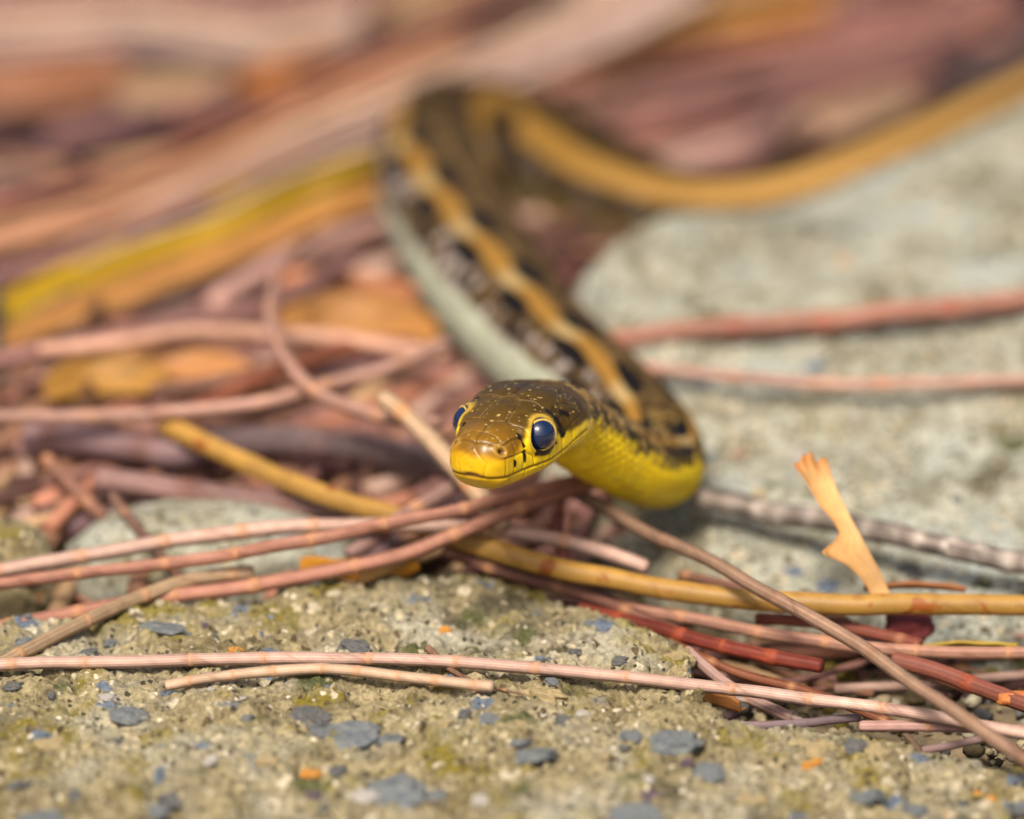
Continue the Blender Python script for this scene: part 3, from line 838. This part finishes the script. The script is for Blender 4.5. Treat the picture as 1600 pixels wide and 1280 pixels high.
def twig(name, pts, wpx, color, label, cat="twig", group=None, joints=0, seg=0.97, step=0.05, nseg=16, taper=(1, 1), node_col=(206, 150, 104), phase=None, mat=None, ridged=True, wob=0.0):
    """pts: world points. wpx: width in photograph pixels at the face's distance."""
    r = wpx / PXCM / 2 * .92
    _, L = catmull(pts, 5)
    n = max(8, int(L / step))
    Cc, _ = catmull(pts, n)
    wob = wob or .5 * r
    if wob:
        Cc = Cc + wob * np.stack([fbm(Cc, .8, 2, int(L * 100) % 91 + k) for k in range(3)], 1)
    t = np.linspace(0, 1, n); l = t * L
    phs = random.random() if phase is None else phase
    # joints at uneven spacing, the twig kinks a little at each
    nodes, x_ = [], (1 - phs) * seg
    while x_ < L - r:
        nodes.append(x_)
        x_ += seg * random.uniform(.78, 1.22)
    nodes = np.array(nodes if nodes else [-9.0])
    kx = np.r_[0, nodes[nodes > 0], L]
    kj = np.array([[random.gauss(0, 1) for _ in range(3)] for _ in kx]) * 0.10 * r
    Cc = Cc + np.stack([np.interp(l, kx, kj[:, k]) for k in range(3)], 1)
    near_node = np.abs(l[:, None] - nodes[None]).min(1) / r
    R = r * (taper[0] + (taper[1] - taper[0]) * t)
    R = R * (1 + 0.07 * np.exp(-(near_node / 0.7) ** 2)) * (1 + 0.10 * fbm(Cc, 1.6, 3, 4, .7))
    R[0] *= 0.8; R[-1] *= 0.7
    ang = np.linspace(0, 2 * np.pi, nseg, endpoint=False)
    prof = 1 + (0.045 * np.cos(ang * (nseg // 2))[None] * (1 - 0.8 * np.exp(-(near_node / 0.6) ** 2))[:, None] if ridged else 0 * ang[None])
    V, F = tube(Cc, R, nseg, prof)
    bcol = (alb(*PAL[color]) if isinstance(color, str) else alb(*color)) * (1.0 if name == 'fallen_twig' else .84) * (np.array([1.03, .99, .90]) if name == 'fallen_twig' else np.array([.98, .99, .95]))
    cc = bcol[None] * (1 + 0.22 * fbm(Cc, 1.2, 3, 8))[:, None]
    seghash = _hash(np.searchsorted(nodes, l).astype(np.int64), np.zeros(n, np.int64), np.zeros(n, np.int64), 3)
    cc = cc * (0.88 + 0.24 * seghash)[:, None]
    nstr = _hash(np.abs(l[:, None] - nodes[None]).argmin(1).astype(np.int64), np.zeros(n, np.int64) + int(L * 50), np.zeros(n, np.int64), 11)
    cc = lerp(cc, np.tile(alb(*node_col), (n, 1)), (.25 + .6 * nstr) * np.exp(-(near_node / 0.8) ** 2) * (1 if joints or ridged else 0))
    stripe_ = 1 + (0.2 if ridged else 0) * np.cos(ang * (nseg // 2))[None] + 0.14 * np.cos(ang * 3 + phs * 6)[None]
    colr = (cc[:, None] * stripe_[..., None])
    rp = (Cc[:, None] + np.stack([np.cos(ang), np.sin(ang), 0 * ang], 1)[None] * r * 2).reshape(-1, 3)
    if 'scaly' in name:
        ia, ib = np.meshgrid(np.searchsorted(nodes, l), np.arange(nseg) // 3, indexing='ij')
        ib = (ib + (ia % 2)) % max(1, nseg // 3)
        hsh = _hash(ia.ravel().astype(np.int64), ib.ravel().astype(np.int64), 0 * ia.ravel().astype(np.int64), 3)
        colr = colr * (.5 + .95 * hsh).reshape(n, nseg, 1)
    blot = sst(vnoise(rp * [1, 1, 1], 6.0, 15) + .5 * vnoise(rp, 17.0, 19), .35, .8)
    colr = lerp(colr.reshape(-1, 3), colr.reshape(-1, 3) * np.array([.62, .5, .44]), blot * .6)
    colr = np.vstack([colr, cc[:1], cc[-1:]])
    o = build(name, V, F, mat or M_TWIG, np.clip(colr, 0.003, .95))
    tag(o, label, cat, group)
    if joints:
        jm = joint_mesh(r * 0.97, .6 * alb(*node_col) + .4 * bcol)
        Tt = np.gradient(Cc, axis=0); Tt /= np.linalg.norm(Tt, axis=1)[:, None]
        for x_ in nodes:
            i = min(n - 1, int(round(x_ / L * (n - 1))))
            if i > 2:
                j = link("joint", jm, Cc[i], o)
                j.rotation_euler = Vector(Tt[i]).to_track_quat('Z', 'Y').to_euler()
                sc = R[i] / r / 1.06
                j.scale = (sc, sc, random.uniform(.7, 1.2))
    return o

def blade(name, pts, wpx, color, label, cat="leaf", group=None, n=60, fold=0.25, roll=0.3, mat=None, parent=None, wprof=None, thick=0.03):
    """A long thin leaf with a folded section and real thickness."""
    Cc, L = catmull(pts, n)
    Tn, Sd, Uu = frames(Cc)
    half = wpx / PXCM / 2
    t = np.linspace(0, 1, n)
    wp = np.clip(np.sin(np.pi * np.clip(t * .94 + .03, 0, 1)) ** 0.35, .15, 1) if wprof is None else np.interp(t, *zip(*wprof))
    m = 11
    v = np.linspace(-1, 1, m)
    cr, sr = math.cos(roll), math.sin(roll)
    A = Sd * cr + Uu * sr
    B = -Sd * sr + Uu * cr
    off = (fold * half * (np.abs(v) - .5))[None] * np.ones((n, 1)) + 0.05 * half * np.sin(t * 17)[:, None] * v[None]
    topv = Cc[:, None] + A[:, None] * (v[None] * half * wp[:, None])[..., None] + B[:, None] * off[..., None]
    bot = topv - B[:, None] * thick
    ring = np.concatenate([topv, bot[:, ::-1]], 1)
    F = grid_faces(n, 2 * m, True).tolist()
    F.append(list(range(2 * m))[::-1]); F.append([(n - 1) * 2 * m + k for k in range(2 * m)])
    V = ring.reshape(-1, 3)
    bcol = alb(*PAL[color]) if isinstance(color, str) else alb(*color)
    vv = np.concatenate([v, v[::-1]])
    colr = bcol[None] * (1 + 0.18 * np.cos(np.tile(vv, n) * 9) * 0.5 + 0.25 * fbm(V, 1.1, 3, 6))[:, None]
    o = build(name, V, F, mat or M_LEAF, np.clip(colr, .003, .95), parent=parent)
    if parent is None:
        tag(o, label, cat, group)
    return o

def PP(*a): return [P(*q) for q in a]
def GG(h, *a): return [G(x, y, h) for x, y in a]

# -- the sharp twigs on and in front of the slab
def on_slab(pts, lift):
    r = []
    for x, y in pts:
        q = (np.abs(proj_front[:, 0] - x) < 16) & (np.abs(proj_front[:, 1] - y) < 12)
        r.append(P(x, y, np.percentile(proj_front[q, 2], 15) - lift))
    # even out so that the twig bridges the bumps of the stone
    a = np.array(r)
    dd = (a - ORG) @ FWD
    t = np.arange(len(dd))
    fit = np.polyval(np.polyfit(t, dd, min(2, len(dd) - 1)), t)
    dd = np.minimum(fit, dd)
    return [P(x, y, d) for (x, y), d in zip(pts, dd)]
TW = "casuarina_twig"
twig(TW, on_slab([(-60, 1044), (0, 1042), (200, 1036), (400, 1029), (600, 1031), (800, 1043), (1000, 1061)], .22) + PP((1200, 1082, -.1), (1400, 1109, -.45), (1600, 1146, -.9), (1660, 1158, -1.0)),
     21, "pink", "long slender pink jointed twig stretched right across the front slab", joints=1, step=.03, phase=.45, nseg=28)
twig(TW, on_slab([(258, 1071), (330, 1056), (450, 1046), (560, 1050), (680, 1062), (772, 1073)], .2),
     20, "pale", "short cream jointed twig lying just below the long pink twig", joints=1, step=.025, seg=.5, nseg=28, taper=(.9, .95))
twig("dry_sprig", on_slab([(668, 1012), (705, 1046), (745, 1066), (790, 1078), (822, 1086)], .1), 9, "brown", "tiny dark brown sprig crossing under the long pink twig", step=.02, nseg=10, taper=(1.5, .35))
twig(TW, PP((-60, 1062, -.1), (0, 1036, .2), (100, 986, .9), (200, 940, 1.5), (290, 905, 1.9), (392, 893, 2.1)), 24, "tan", "pale tan twig bending up across the rose twig beside the slab", joints=1, step=.03, nseg=18, phase=.2)
twig(TW, PP((-60, 992, 1.1), (0, 980, 1.25), (200, 943, 1.75), (400, 914, 1.9), (600, 876, 2.0), (700, 842, 2.0), (800, 800, 2.1), (870, 775, 2.5), (935, 752, 3.0)), 26, "rose", "long rose twig rising from the slab to beneath the snake's chin", joints=1, step=.035, nseg=18)
twig(TW, PP((-60, 900, 2.1), (0, 890, 2.1), (200, 858, 2.2), (400, 828, 2.25), (560, 820, 2.3), (700, 822, 2.3), (800, 830, 2.3), (900, 852, 2.25), (1010, 890, 2.0)), 26, "pink", "thick pale pink twig arching over the yellow straw", joints=1, step=.035, nseg=18)
twig(TW, PP((-60, 922, 1.75), (0, 912, 1.8), (250, 880, 1.85), (470, 848, 1.8), (600, 818, 1.8), (740, 790, 1.95), (850, 764, 2.35), (920, 745, 2.9)), 22, "rose", "reddish twig running alongside the thick pale pink twig", joints=1, step=.035, nseg=18)
twig(TW, PP((860, 748, 3.4), (1000, 828, 2.1), (1100, 872, 1.4), (1200, 926, .7), (1300, 986, 0), (1400, 1050, -.7), (1500, 1117, -1.4), (1600, 1190, -2.1), (1660, 1232, -2.5)), 24, (168, 134, 112), "long grey-brown twig slanting down from the snake's neck to the slab's end", joints=0, step=.03, nseg=18, seg=1.6, node_col=(150, 110, 84))
twig(TW, PP((930, 935, 2.2), (1000, 952, 1.9), (1100, 973, 1.6), (1250, 1000, 1.2), (1400, 1016, 1.05), (1600, 1020, 1.05), (1660, 1021, 1.05)), 22, (206, 152, 130), "pinkish twig running level under the spotted straw", joints=1, step=.035)
twig(TW, PP((905, 955, 2.0), (1000, 975, 1.5), (1060, 992, 1.2), (1150, 1017, .8), (1285, 1042, .4)), 26, "red", "dark red twig with a cut end pointing at the boulder's foot", joints=1, step=.03, seg=.7, node_col=(176, 84, 50))
twig(TW, PP((1180, 965, 1.8), (1300, 978, 1.6), (1440, 1008, 1.2)), 22, (158, 88, 70), "short red-brown twig half hidden below the spotted straw", joints=0, step=.04)
twig(TW, PP((1395, 1030, .85), (1500, 1060, .6), (1600, 1098, .2), (1670, 1125, 0)), 29, (156, 92, 76), "thick ribbed red-brown twig beside the slab's outer end", joints=1, step=.025, seg=.95, nseg=20, node_col=(170, 80, 48), phase=.05)
twig(TW, PP((1070, 1015, .9), (1150, 1078, .6), (1235, 1120, .1)), 20, (190, 154, 144), "pale twig slanting into the crack under the long pink twig", step=.035)
twig(TW, PP((1040, 1000, 1.1), (1150, 1048, .9), (1270, 1084, .6), (1400, 1135, .1)), 17, (150, 90, 62), "thin rusty twig down in the crack between slab and boulder", step=.035)
twig("bare_twig", PP((1128, 1133, .1), (1200, 1134, 0), (1262, 1131, -.1), (1300, 1126, -.1), (1345, 1122, -.1)), 15, (140, 118, 124), "short purplish twig with a knot lying on the slab's broken edge", step=.02, nseg=14, ridged=False, wob=.03)
twig(TW, PP((1345, 1131, -.35), (1450, 1134, -.45), (1600, 1141, -.55), (1660, 1144, -.6)), 19, (204, 160, 150), "pink twig with a frayed stub end under the long pink twig", joints=1, step=.03)
twig("bare_twig", PP((1400, 1135, -.3), (1425, 1160, -.5), (1446, 1188, -.8)), 11, (130, 104, 84), "tiny twig leaning down the slab's far corner", step=.02, nseg=10, ridged=False)
twig("bare_twig", PP((1382, 1168, -.6), (1420, 1176, -.75), (1448, 1186, -.85)), 13, (160, 124, 110), "stubby pale twig lying at the slab's far corner", step=.02, nseg=10, ridged=False)
twig("bare_twig", PP((1440, 1172, -.7), (1490, 1164, -.7), (1535, 1154, -.7)), 14, (172, 140, 136), "short mauve twig on the gravel beside the slab's far corner", step=.02, nseg=12, ridged=False)
twig("bare_twig", PP((1120, 1090, .5), (1190, 1098, .4), (1255, 1128, .0)), 11, (170, 150, 144), "thin grey twig arching into the knot of the purplish twig", step=.02, nseg=10, ridged=False)
twig("scaly_twig", PP((1085, 776, 3.9), (1200, 800, 3.5), (1350, 826, 3.0), (1500, 860, 2.5), (1600, 882, 2.2), (1680, 900, 2.0)), 38, (150, 136, 128), "grey scaly-barked twig leaning on the boulder behind the tan sheath", step=.02, nseg=27, seg=.36, node_col=(206, 194, 182), mat=M_BARK, wob=.04)
twig(TW, PP((1060, 900, 2.6), (1200, 930, 2.2), (1330, 975, 1.7)), 20, (140, 96, 78), "dull brown twig tucked between the spotted straw and boulder", step=.05)
twig(TW, PP((690, 862, 2.6), (800, 896, 2.4), (930, 935, 2.1), (1060, 990, 1.6)), 25, (132, 88, 74), "dim brown twig sagging behind the slab under the yellow straw", step=.05)
twig(TW, PP((985, 572, 6.4), (1150, 590, 5.9), (1300, 600, 5.7), (1450, 598, 5.7), (1600, 594, 5.8), (1700, 592, 5.8)), 22, (212, 166, 150), "thin pale pink twig lying across the boulder's slope", step=.06, joints=0, node_col=(206, 130, 90))
twig(TW, PP((920, 540, 7.0), (1000, 527, 6.95), (1100, 516, 6.95), (1300, 500, 7.0), (1450, 484, 7.1), (1600, 470, 7.3), (1700, 462, 7.4)), 40, (184, 130, 112), "thick reddish twig lying across the boulder's slope", step=.06, node_col=(190, 92, 66), seg=1.2)
twig(TW, PP((-60, 652, 4.8), (0, 650, 4.8), (200, 648, 4.7), (400, 629, 4.7), (490, 606, 4.9), (600, 577, 5.3), (700, 536, 5.9)), 24, (206, 160, 144), "curved pink twig passing behind the snake's pale flank", step=.06)
twig(TW, PP((520, 350, 8.4), (455, 400, 7.2), (424, 470, 6.2), (438, 550, 5.2), (492, 612, 4.5), (590, 650, 4.0), (690, 662, 3.7)), 28, (196, 150, 134), "hooked pinkish twig curling beside the snake's coil", step=.05, taper=(.55, 1))
twig("stick", PP((596, 620, 3.6), (640, 655, 3.2), (690, 705, 2.8), (745, 775, 2.4), (785, 825, 2.1)), 40, (222, 186, 152), "short pale cream stick standing behind the snake's snout", step=.04, nseg=18, seg=1.3, node_col=(214, 150, 96), taper=(.8, .95))
twig(TW, PP((545, 868, 2.4), (640, 800, 2.7), (735, 742, 3.0)), 28, (176, 138, 130), "dusky pink twig leaning up towards the snake's snout", step=.05)
twig(TW, PP((240, 690, 5.2), (400, 685, 5.0), (560, 700, 4.8), (740, 735, 4.5)), 52, (126, 106, 108), "thick purplish-grey branch lying in shadow behind the yellow straw", step=.06, seg=2.0, node_col=(140, 110, 104), mat=M_BARK, wob=.05)
twig(TW, PP((150, 745, 4.3), (260, 758, 4.2), (380, 778, 4.0), (540, 800, 3.7)), 42, (166, 128, 124), "stout mauve twig over the small pale stone", step=.06, seg=1.4, node_col=(140, 96, 80))
twig(TW, PP((175, 770, 3.6), (230, 840, 3.0), (285, 905, 2.5), (350, 950, 2.2)), 18, (140, 104, 92), "thin brown twig slanting down in front of the small pale stone", step=.05)
twig("stub", PP((40, 688, 5.4), (120, 690, 5.2), (250, 705, 5.0), (330, 700, 5.0)), 58, (160, 128, 132), "thick lilac-brown stub lying beside the dark hollow", cat="twig", step=.06, seg=1.0, node_col=(110, 70, 56), nseg=18)
twig(TW, PP((70, 715, 4.6), (120, 765, 4.2), (165, 810, 3.9)), 24, (170, 122, 104), "short ruddy twig pointing into the dark hollow", step=.05)
twig("stalk", PP((150, 470, 9.0), (140, 560, 7.6), (132, 640, 6.2)), 30, (104, 72, 52), "dim brown stalk standing up behind the curved pink twig", step=.08, ridged=False)
twig(TW, PP((875, 770, 2.8), (870, 830, 2.5), (885, 880, 2.3)), 20, (150, 86, 76), "short maroon twig hanging below the snake's throat", step=.05)

# -- straws
straw = twig("straw", PP((258, 663, 4.9), (330, 700, 4.4), (420, 742, 3.9), (520, 782, 3.3), (640, 815, 2.8), (740, 845, 2.4), (900, 890, 1.9), (1050, 922, 1.6), (1200, 943, 1.4), (1400, 947, 1.35), (1600, 946, 1.4), (1680, 946, 1.4)),
             37, (208, 158, 76), "long yellow spotted straw lying from the lilac stub across the crack to the boulder", cat="straw", step=.03, nseg=22, ridged=False, mat=M_STRAW, seg=40)
# torn sheath standing on it
ly = [712, 722, 740, 760, 790, 815, 832, 846, 854, 862, 868, 874, 882, 900, 915, 936]
lx = [1244, 1240, 1250, 1263, 1281, 1302, 1312, 1304, 1293, 1284, 1288, 1302, 1322, 1342, 1353, 1364]
ry = [712, 740, 770, 810, 850, 890, 936]
rx = [1290, 1299, 1310, 1330, 1352, 1374, 1395]
rws = np.linspace(714, 936, 90); uu = np.linspace(0, 1, 17)
SV = []
for side_ in (0, 1):
    for y_ in rws:
        a_, b_2 = np.interp(y_, ly, lx), np.interp(y_, ry, rx)
        for u in uu:
            yy_ = y_ + (7 * math.sin(u * 9 + 1) + 5 * math.sin(u * 21)) * max(0, 1 - (y_ - 714) / 30)
            x_ = a_ + (b_2 - a_) * u
            curl = 0.22 * ((b_2 - x_) / 60) ** 2 + .10 * math.sin((y_ - 714) / 60)
            SV.append(P(x_, yy_, 1.62 + 0.45 * (936 - y_) / 220 - .25 - curl + 0.03 * side_))
SV = np.array(SV)
nr_, nu_ = len(rws), len(uu)
f1 = grid_faces(nr_, nu_)
f2 = f1[:, ::-1] + nr_ * nu_
edge = [r * nu_ for r in range(nr_)] + [(nr_ - 1) * nu_ + k for k in range(1, nu_)] + [r * nu_ + nu_ - 1 for r in range(nr_ - 2, -1, -1)] + list(range(nu_ - 2, 0, -1))
f3 = [[edge[k], edge[(k + 1) % len(edge)], edge[(k + 1) % len(edge)] + nr_ * nu_, edge[k] + nr_ * nu_] for k in range(len(edge))]
uvx = np.tile(uu, nr_ * 2); vy = np.tile(np.repeat(np.linspace(0, 1, nr_), nu_), 2)
sc_ = lerp(np.tile(alb(228, 178, 112), (len(SV), 1)), np.tile(alb(206, 132, 60), (len(SV), 1)), np.clip(1.2 * sst(vy, .12, 0) * 0 + .9 * (1 - sst(vy, .0, .14)) + .6 * (1 - sst(uvx, .0, .22)), 0, 1))
sc_ = sc_ * (.92 + .10 * np.cos(uvx * 30 + 2 * vy) + .45 * fbm(SV, 3, 4, 2, .65))[:, None]
build("leaf_sheath", SV, np.vstack([f1, f2, np.array(f3)]), M_LEAF, np.clip(sc_, .003, .95), parent=straw)

# -- leaves and crumbs near the focus
blade("leaf", PP((470, 885, 2.6), (540, 895, 2.5), (610, 900, 2.4), (650, 880, 2.5)), 62, (218, 148, 44), "curled orange leaf scrap under the rose twig", fold=.6, roll=.9)
blade("leaf", PP((560, 905, 2.2), (620, 880, 2.3), (690, 835, 2.6)), 48, (226, 176, 110), "pale tan leaf scrap beside the curled orange scrap", fold=.5, roll=.8)
blade("leaf", PP((1425, 1012, 1.5), (1500, 1004, 1.4), (1590, 1008, 1.3)), 34, (206, 172, 60), "small yellow leaf scrap under the level pinkish twig", fold=.3, roll=.4)
blade("leaf", PP((1350, 918, 1.9), (1430, 914, 1.9), (1510, 920, 1.9)), 26, (190, 122, 74), "thin rust leaf edge behind the spotted straw", fold=.3, roll=.7)
blade("leaf", PP((1070, 1070, .8), (1110, 1090, .6), (1160, 1105, .4)), 60, (176, 118, 66), "orange-brown leaf scrap in the crack under the pale slanting twig", fold=.4, roll=.8)
o = blob("berry", P(1418, 980, 1.75), (.26, .2, .16), plain_stone("berry_skin", alb(128, 44, 48), alb(90, 34, 36)), 33, .5, (24, 36))
tag(o, "small crumpled dark red berry under the spotted straw", "berry")
o = blob("seed_husk", P(1575, 942, 1.0), (.2, .1, .08), plain_stone("husk_skin", alb(214, 130, 60), alb(160, 80, 40)), 34, .4, (20, 30))
o.location = Vector(P(1588, 1102, .3) * CM)
tag(o, "bright orange seed husk beside the thick ribbed twig", "seed")

# -- litter bands behind the snake
def band(kind, h, pts, w, color, label, group, cat=None, **kw):
    q = [G(x, y, h + .45 + (i % 2) * .02) for i, (x, y) in enumerate(pts)]
    dep = (q[len(q) // 2] - ORG) @ FWD
    w = w * (1 + dep / DIST)
    if kind == "leaf":
        return blade("dry_leaf", q, w, color, label, cat or "leaf", group, **kw)
    return twig("fallen_twig", q, w, color, label, cat or "twig", group, step=.12, nseg=12, seg=2.2, node_col=kw.get("nc", PAL[color] if isinstance(color, str) else color), ridged=False, taper=kw.get("taper", (.8, .9)))

blade("dry_leaf", GG(1.3, (-40, 508), (80, 455), (200, 410), (320, 352), (450, 298), (620, 225)), 84, (204, 164, 34), "broad yellow-green leaf blade rising behind the hooked twig", fold=.15, roll=-.9)
blade("dry_leaf", GG(1.5, (-30, 545), (150, 470), (320, 405), (480, 340), (620, 285)), 52, (196, 140, 76), "orange-tan leaf blade just below the yellow-green leaf", fold=.3, roll=-.8)
blade("leaf", GG(1.5, (440, 505), (520, 495), (600, 500), (680, 520)), 85, (186, 130, 66), "bright orange leaf beside the snake's pale flank", fold=.3, roll=-.8)
blade("leaf", GG(1.4, (70, 612), (130, 590), (200, 588), (260, 600)), 70, (178, 130, 58), "golden leaf behind the dim brown stalk", fold=.3, roll=-.8)
blade("leaf", GG(1.4, (150, 560), (300, 570), (420, 600)), 64, (196, 136, 80), "dull orange leaf behind the curved pink twig", fold=.3, roll=-.7)
bands = [
    ("twig", 1.0, [(120, 372), (330, 292), (480, 225), (640, 165), (830, 85), (1010, 0), (1100, -40)], 84, (220, 188, 178), "thick pale pinkish-grey branch sloping over the litter behind the snake's loop"),
    ("twig", 0.9, [(-40, 355), (150, 300), (330, 235), (560, 130), (720, 60)], 62, (198, 140, 108), "salmon branch sloping through the litter above the yellow-green leaf"),
    ("twig", 1.0, [(-40, 395), (160, 345), (320, 300), (500, 235)], 38, (196, 146, 116), "peach twig in the litter just above the yellow-green leaf"),
    ("twig", 1.0, [(-40, 440), (160, 385), (330, 320)], 38, "mauve", "mauve twig touching the upper edge of the yellow-green leaf"),
    ("twig", 0.2, [(-40, 265), (90, 215), (260, 165), (420, 110)], 74, "dark", "dark maroon twig just above the salmon branch"),
    ("leaf", 0.2, [(-60, 140), (60, 130), (200, 105)], 90, (156, 104, 72), "rusty orange leaf in the far litter above the dark maroon twig"),
    ("leaf", 0.2, [(180, 165), (270, 150), (360, 130)], 80, (176, 142, 108), "khaki leaf in the far litter above the salmon branch"),
    ("twig", 0.2, [(-60, 70), (200, 50), (420, 75), (560, 40)], 90, (214, 182, 172), "pale mauve-grey twig in the far litter above the rusty leaf"),
    ("twig", -0.4, [(-60, 20), (250, 0), (600, -25)], 80, "mauve", "mauve twig beyond the pale mauve-grey twig at the litter's far edge"),
    ("twig", 0.1, [(440, 110), (600, 70), (800, 10), (900, -30)], 55, "dark", "dark maroon twig just above the pale pinkish-grey branch"),
    ("leaf", 0.3, [(370, 135), (470, 105), (560, 90)], 48, (186, 116, 50), "small rusty leaf between the salmon and the dark maroon twigs"),
    ("twig", 0.2, [(820, 115), (1000, 70), (1150, 40), (1300, 5)], 66, "ochre", "ochre twig in the litter above the snake's tail"),
    ("twig", 0.3, [(820, 175), (1000, 135), (1250, 90), (1450, 40), (1560, 0)], 74, (172, 124, 118), "mauve twig lying between ochre twig and the snake's tail"),
    ("twig", -0.2, [(860, 205), (1100, 165), (1350, 120), (1640, 60)], 40, "dark", "thin dark maroon twig just above the rosy mauve twig"),
    ("twig", 0.3, [(900, 250), (1100, 210), (1280, 165), (1450, 130)], 66, (172, 114, 110), "rosy mauve twig just above the snake's tail"),
    ("leaf", 0.4, [(1230, 205), (1330, 185), (1430, 150)], 70, (170, 138, 112), "beige leaf in the litter above the snake's tail"),
    ("twig", 0.0, [(1180, 285), (1330, 220), (1500, 130), (1660, 50)], 58, "purple", "dark purple twig in the litter behind the boulder's crest"),
    ("leaf", 0.0, [(1300, 85), (1400, 60), (1480, 45)], 80, (200, 150, 136), "dusty pink leaf in the far litter above the boulder"),
    ("twig", -0.4, [(950, 20), (1200, -15)], 60, "tan", "tan twig at the far edge of the litter"),
    ("twig", -0.4, [(1350, 30), (1660, -40)], 70, (126, 92, 98), "plum twig at the far edge of the litter"),
    ("twig", 1.2, [(-40, 575), (200, 520), (420, 480), (560, 400)], 36, "mauve", "mauve twig below the orange-tan leaf"),
    ("twig", 1.3, [(60, 545), (300, 520), (500, 525), (700, 555)], 32, (212, 166, 146), "peach twig behind the curved pink twig"),
    ("twig", 1.0, [(330, 470), (470, 400), (620, 350)], 52, (194, 154, 146), "dusty pink twig behind the hooked twig"),
    ("twig", 1.0, [(430, 440), (560, 440), (680, 460)], 40, "salmon", "salmon twig behind the hooked twig"),
    ("twig", 1.2, [(300, 640), (420, 590), (560, 545), (660, 540)], 40, (140, 86, 66), "red-brown twig just behind the curved pink twig"),
    ("twig", 1.2, [(240, 610), (380, 590), (480, 560)], 34, (126, 92, 78), "dim brown twig just behind the curved pink twig"),
    ("twig", 1.2, [(800, 400), (860, 440), (900, 420)], 46, (112, 70, 66), "maroon twig in the gap between coil and boulder"),
]
for kd, h, pts, w, colr, lab in bands:
    kw = dict(fold=.3, roll=-.8) if kd == "leaf" else (dict(taper=(.2, 1.15)) if "thick pale" in lab else {})
    if kd == "twig" and w >= 55:
        for q_ in range(4):
            off = (q_ - 1.5) * w * .27 + random.uniform(-5, 5)
            tw = random.uniform(-14, 14)
            pp_ = [(x + random.uniform(-6, 6), y + off + tw * (i / (len(pts) - 1) - .5) * 2) for i, (x, y) in enumerate(pts)]
            base_c = PAL[colr] if isinstance(colr, str) else colr
            k_ = random.uniform(.82, 1.12)
            cc_ = tuple(min(250, max(0, v * k_ + random.uniform(-8, 8))) for v in base_c)
            band(kd, h + random.uniform(-.15, .25), pp_, w * random.uniform(.26, .44), cc_, lab.replace("twig ", "twig of a close bundle ", 1).replace("branch ", "twig of a close bundle ", 1), "bundle: " + lab, **kw)
    else:
        band(kd, h, pts, w, colr, lab, None, **kw)

# -- the uncountable litter beneath: one mass
LV, LF, LC = [], [], []
nv = 0
pal = [alb(*PAL[k]) * np.array([1.08, 1.0, .86]) for k in ("mauve", "greypink", "mauve", "dark", "brown", "rose", "brown", "tan", "dark", "mauve", "brown", "purple", "dark")]
def add_litter(c, head, L, r, colr, tilt):
    global nv
    d = np.array([math.cos(head), math.sin(head), tilt])
    bow = np.array([-math.sin(head), math.cos(head), 0]) * random.uniform(-.12, .12) * L
    pts = [c - d * L / 2, c + bow, c + d * L / 2]
    Cc, _ = catmull(pts, 7)
    V, F = tube(Cc, np.full(7, r), 7)
    LV.append(V); LF.extend([[i + nv for i in f] for f in F]); nv += len(V)
    LC.append(np.tile(colr * random.uniform(.75, 1.15), (len(V), 1)))
for i in range(2600):
    x = random.uniform(-22, 22); y = 5.5 + 42 * random.random() ** 1.25
    if i < 330: x, y = random.uniform(-9, 1.5), random.uniform(3.8, 9)
    hmax = 0.25 if y < 20 else 0.6
    z = float(soil_h(np.array(x), np.array(y))) + random.uniform(0.02, hmax)
    add_litter(np.array([x, y, z]), math.radians(random.gauss(42, 22)), random.uniform(2, 7), random.uniform(.05, .14) if y < 12 else random.uniform(.07, .26), random.choice(pal), random.uniform(-.04, .04))
for i in range(90):
    x = random.uniform(-6, 6); y = random.uniform(2.0, 4.5)
    if x > 1: y = random.uniform(.3, 1.6)
    add_litter(np.array([x, y, random.uniform(0.05, .45)]), math.radians(random.gauss(-10, 30)), random.uniform(1, 2.5), random.uniform(.03, .07), random.choice(pal) * .8, random.uniform(-.05, .05))
lit = build("twig_litter", np.vstack(LV), LF, M_TWIG, np.vstack(LC), origin=np.zeros(3))
tag(lit, "bed of small fallen brown and mauve twigs behind the stones", "litter", kind="stuff")

# -- gravel in the crack between slab and boulder: one mass
GV, GF, GC = [], [], []
nv = 0
th = np.linspace(0.03, np.pi - .03, 6); pp = np.linspace(0, 2 * np.pi, 8, endpoint=False)
a, bb = np.meshgrid(th, pp, indexing='ij')
usph = np.stack([np.sin(a) * np.cos(bb), np.sin(a) * np.sin(bb), np.cos(a)], -1).reshape(-1, 3)
gf_ = grid_faces(6, 8, True)
gcols = [alb(186, 170, 134), alb(150, 134, 100), alb(196, 186, 160), alb(120, 120, 116), alb(96, 86, 64), alb(140, 124, 60)]
for i in range(2200):
    x = random.uniform(-6.5, 7); y = random.uniform(-2.2, 4.2)
    r = random.choice([.03, .04, .05, .07, .10]) * random.uniform(.7, 1.3)
    z = float(soil_h(np.array(x), np.array(y))) + random.uniform(0, .16)
    V = usph * (1 + .35 * (rng.random((len(usph), 1)) - .5)) * r * np.array([1, 1, .75]) + np.array([x, y, z])
    GV.append(V); GF.append(gf_ + nv); nv += len(V)
    GC.append(np.tile(random.choice(gcols) * random.uniform(.8, 1.15), (len(V), 1)))
gr = build("gravel", np.vstack(GV), np.vstack(GF), M_SOIL, np.vstack(GC), origin=np.zeros(3))
tag(gr, "fine tan and grey gravel in the crack between the stones", "gravel", kind="stuff")
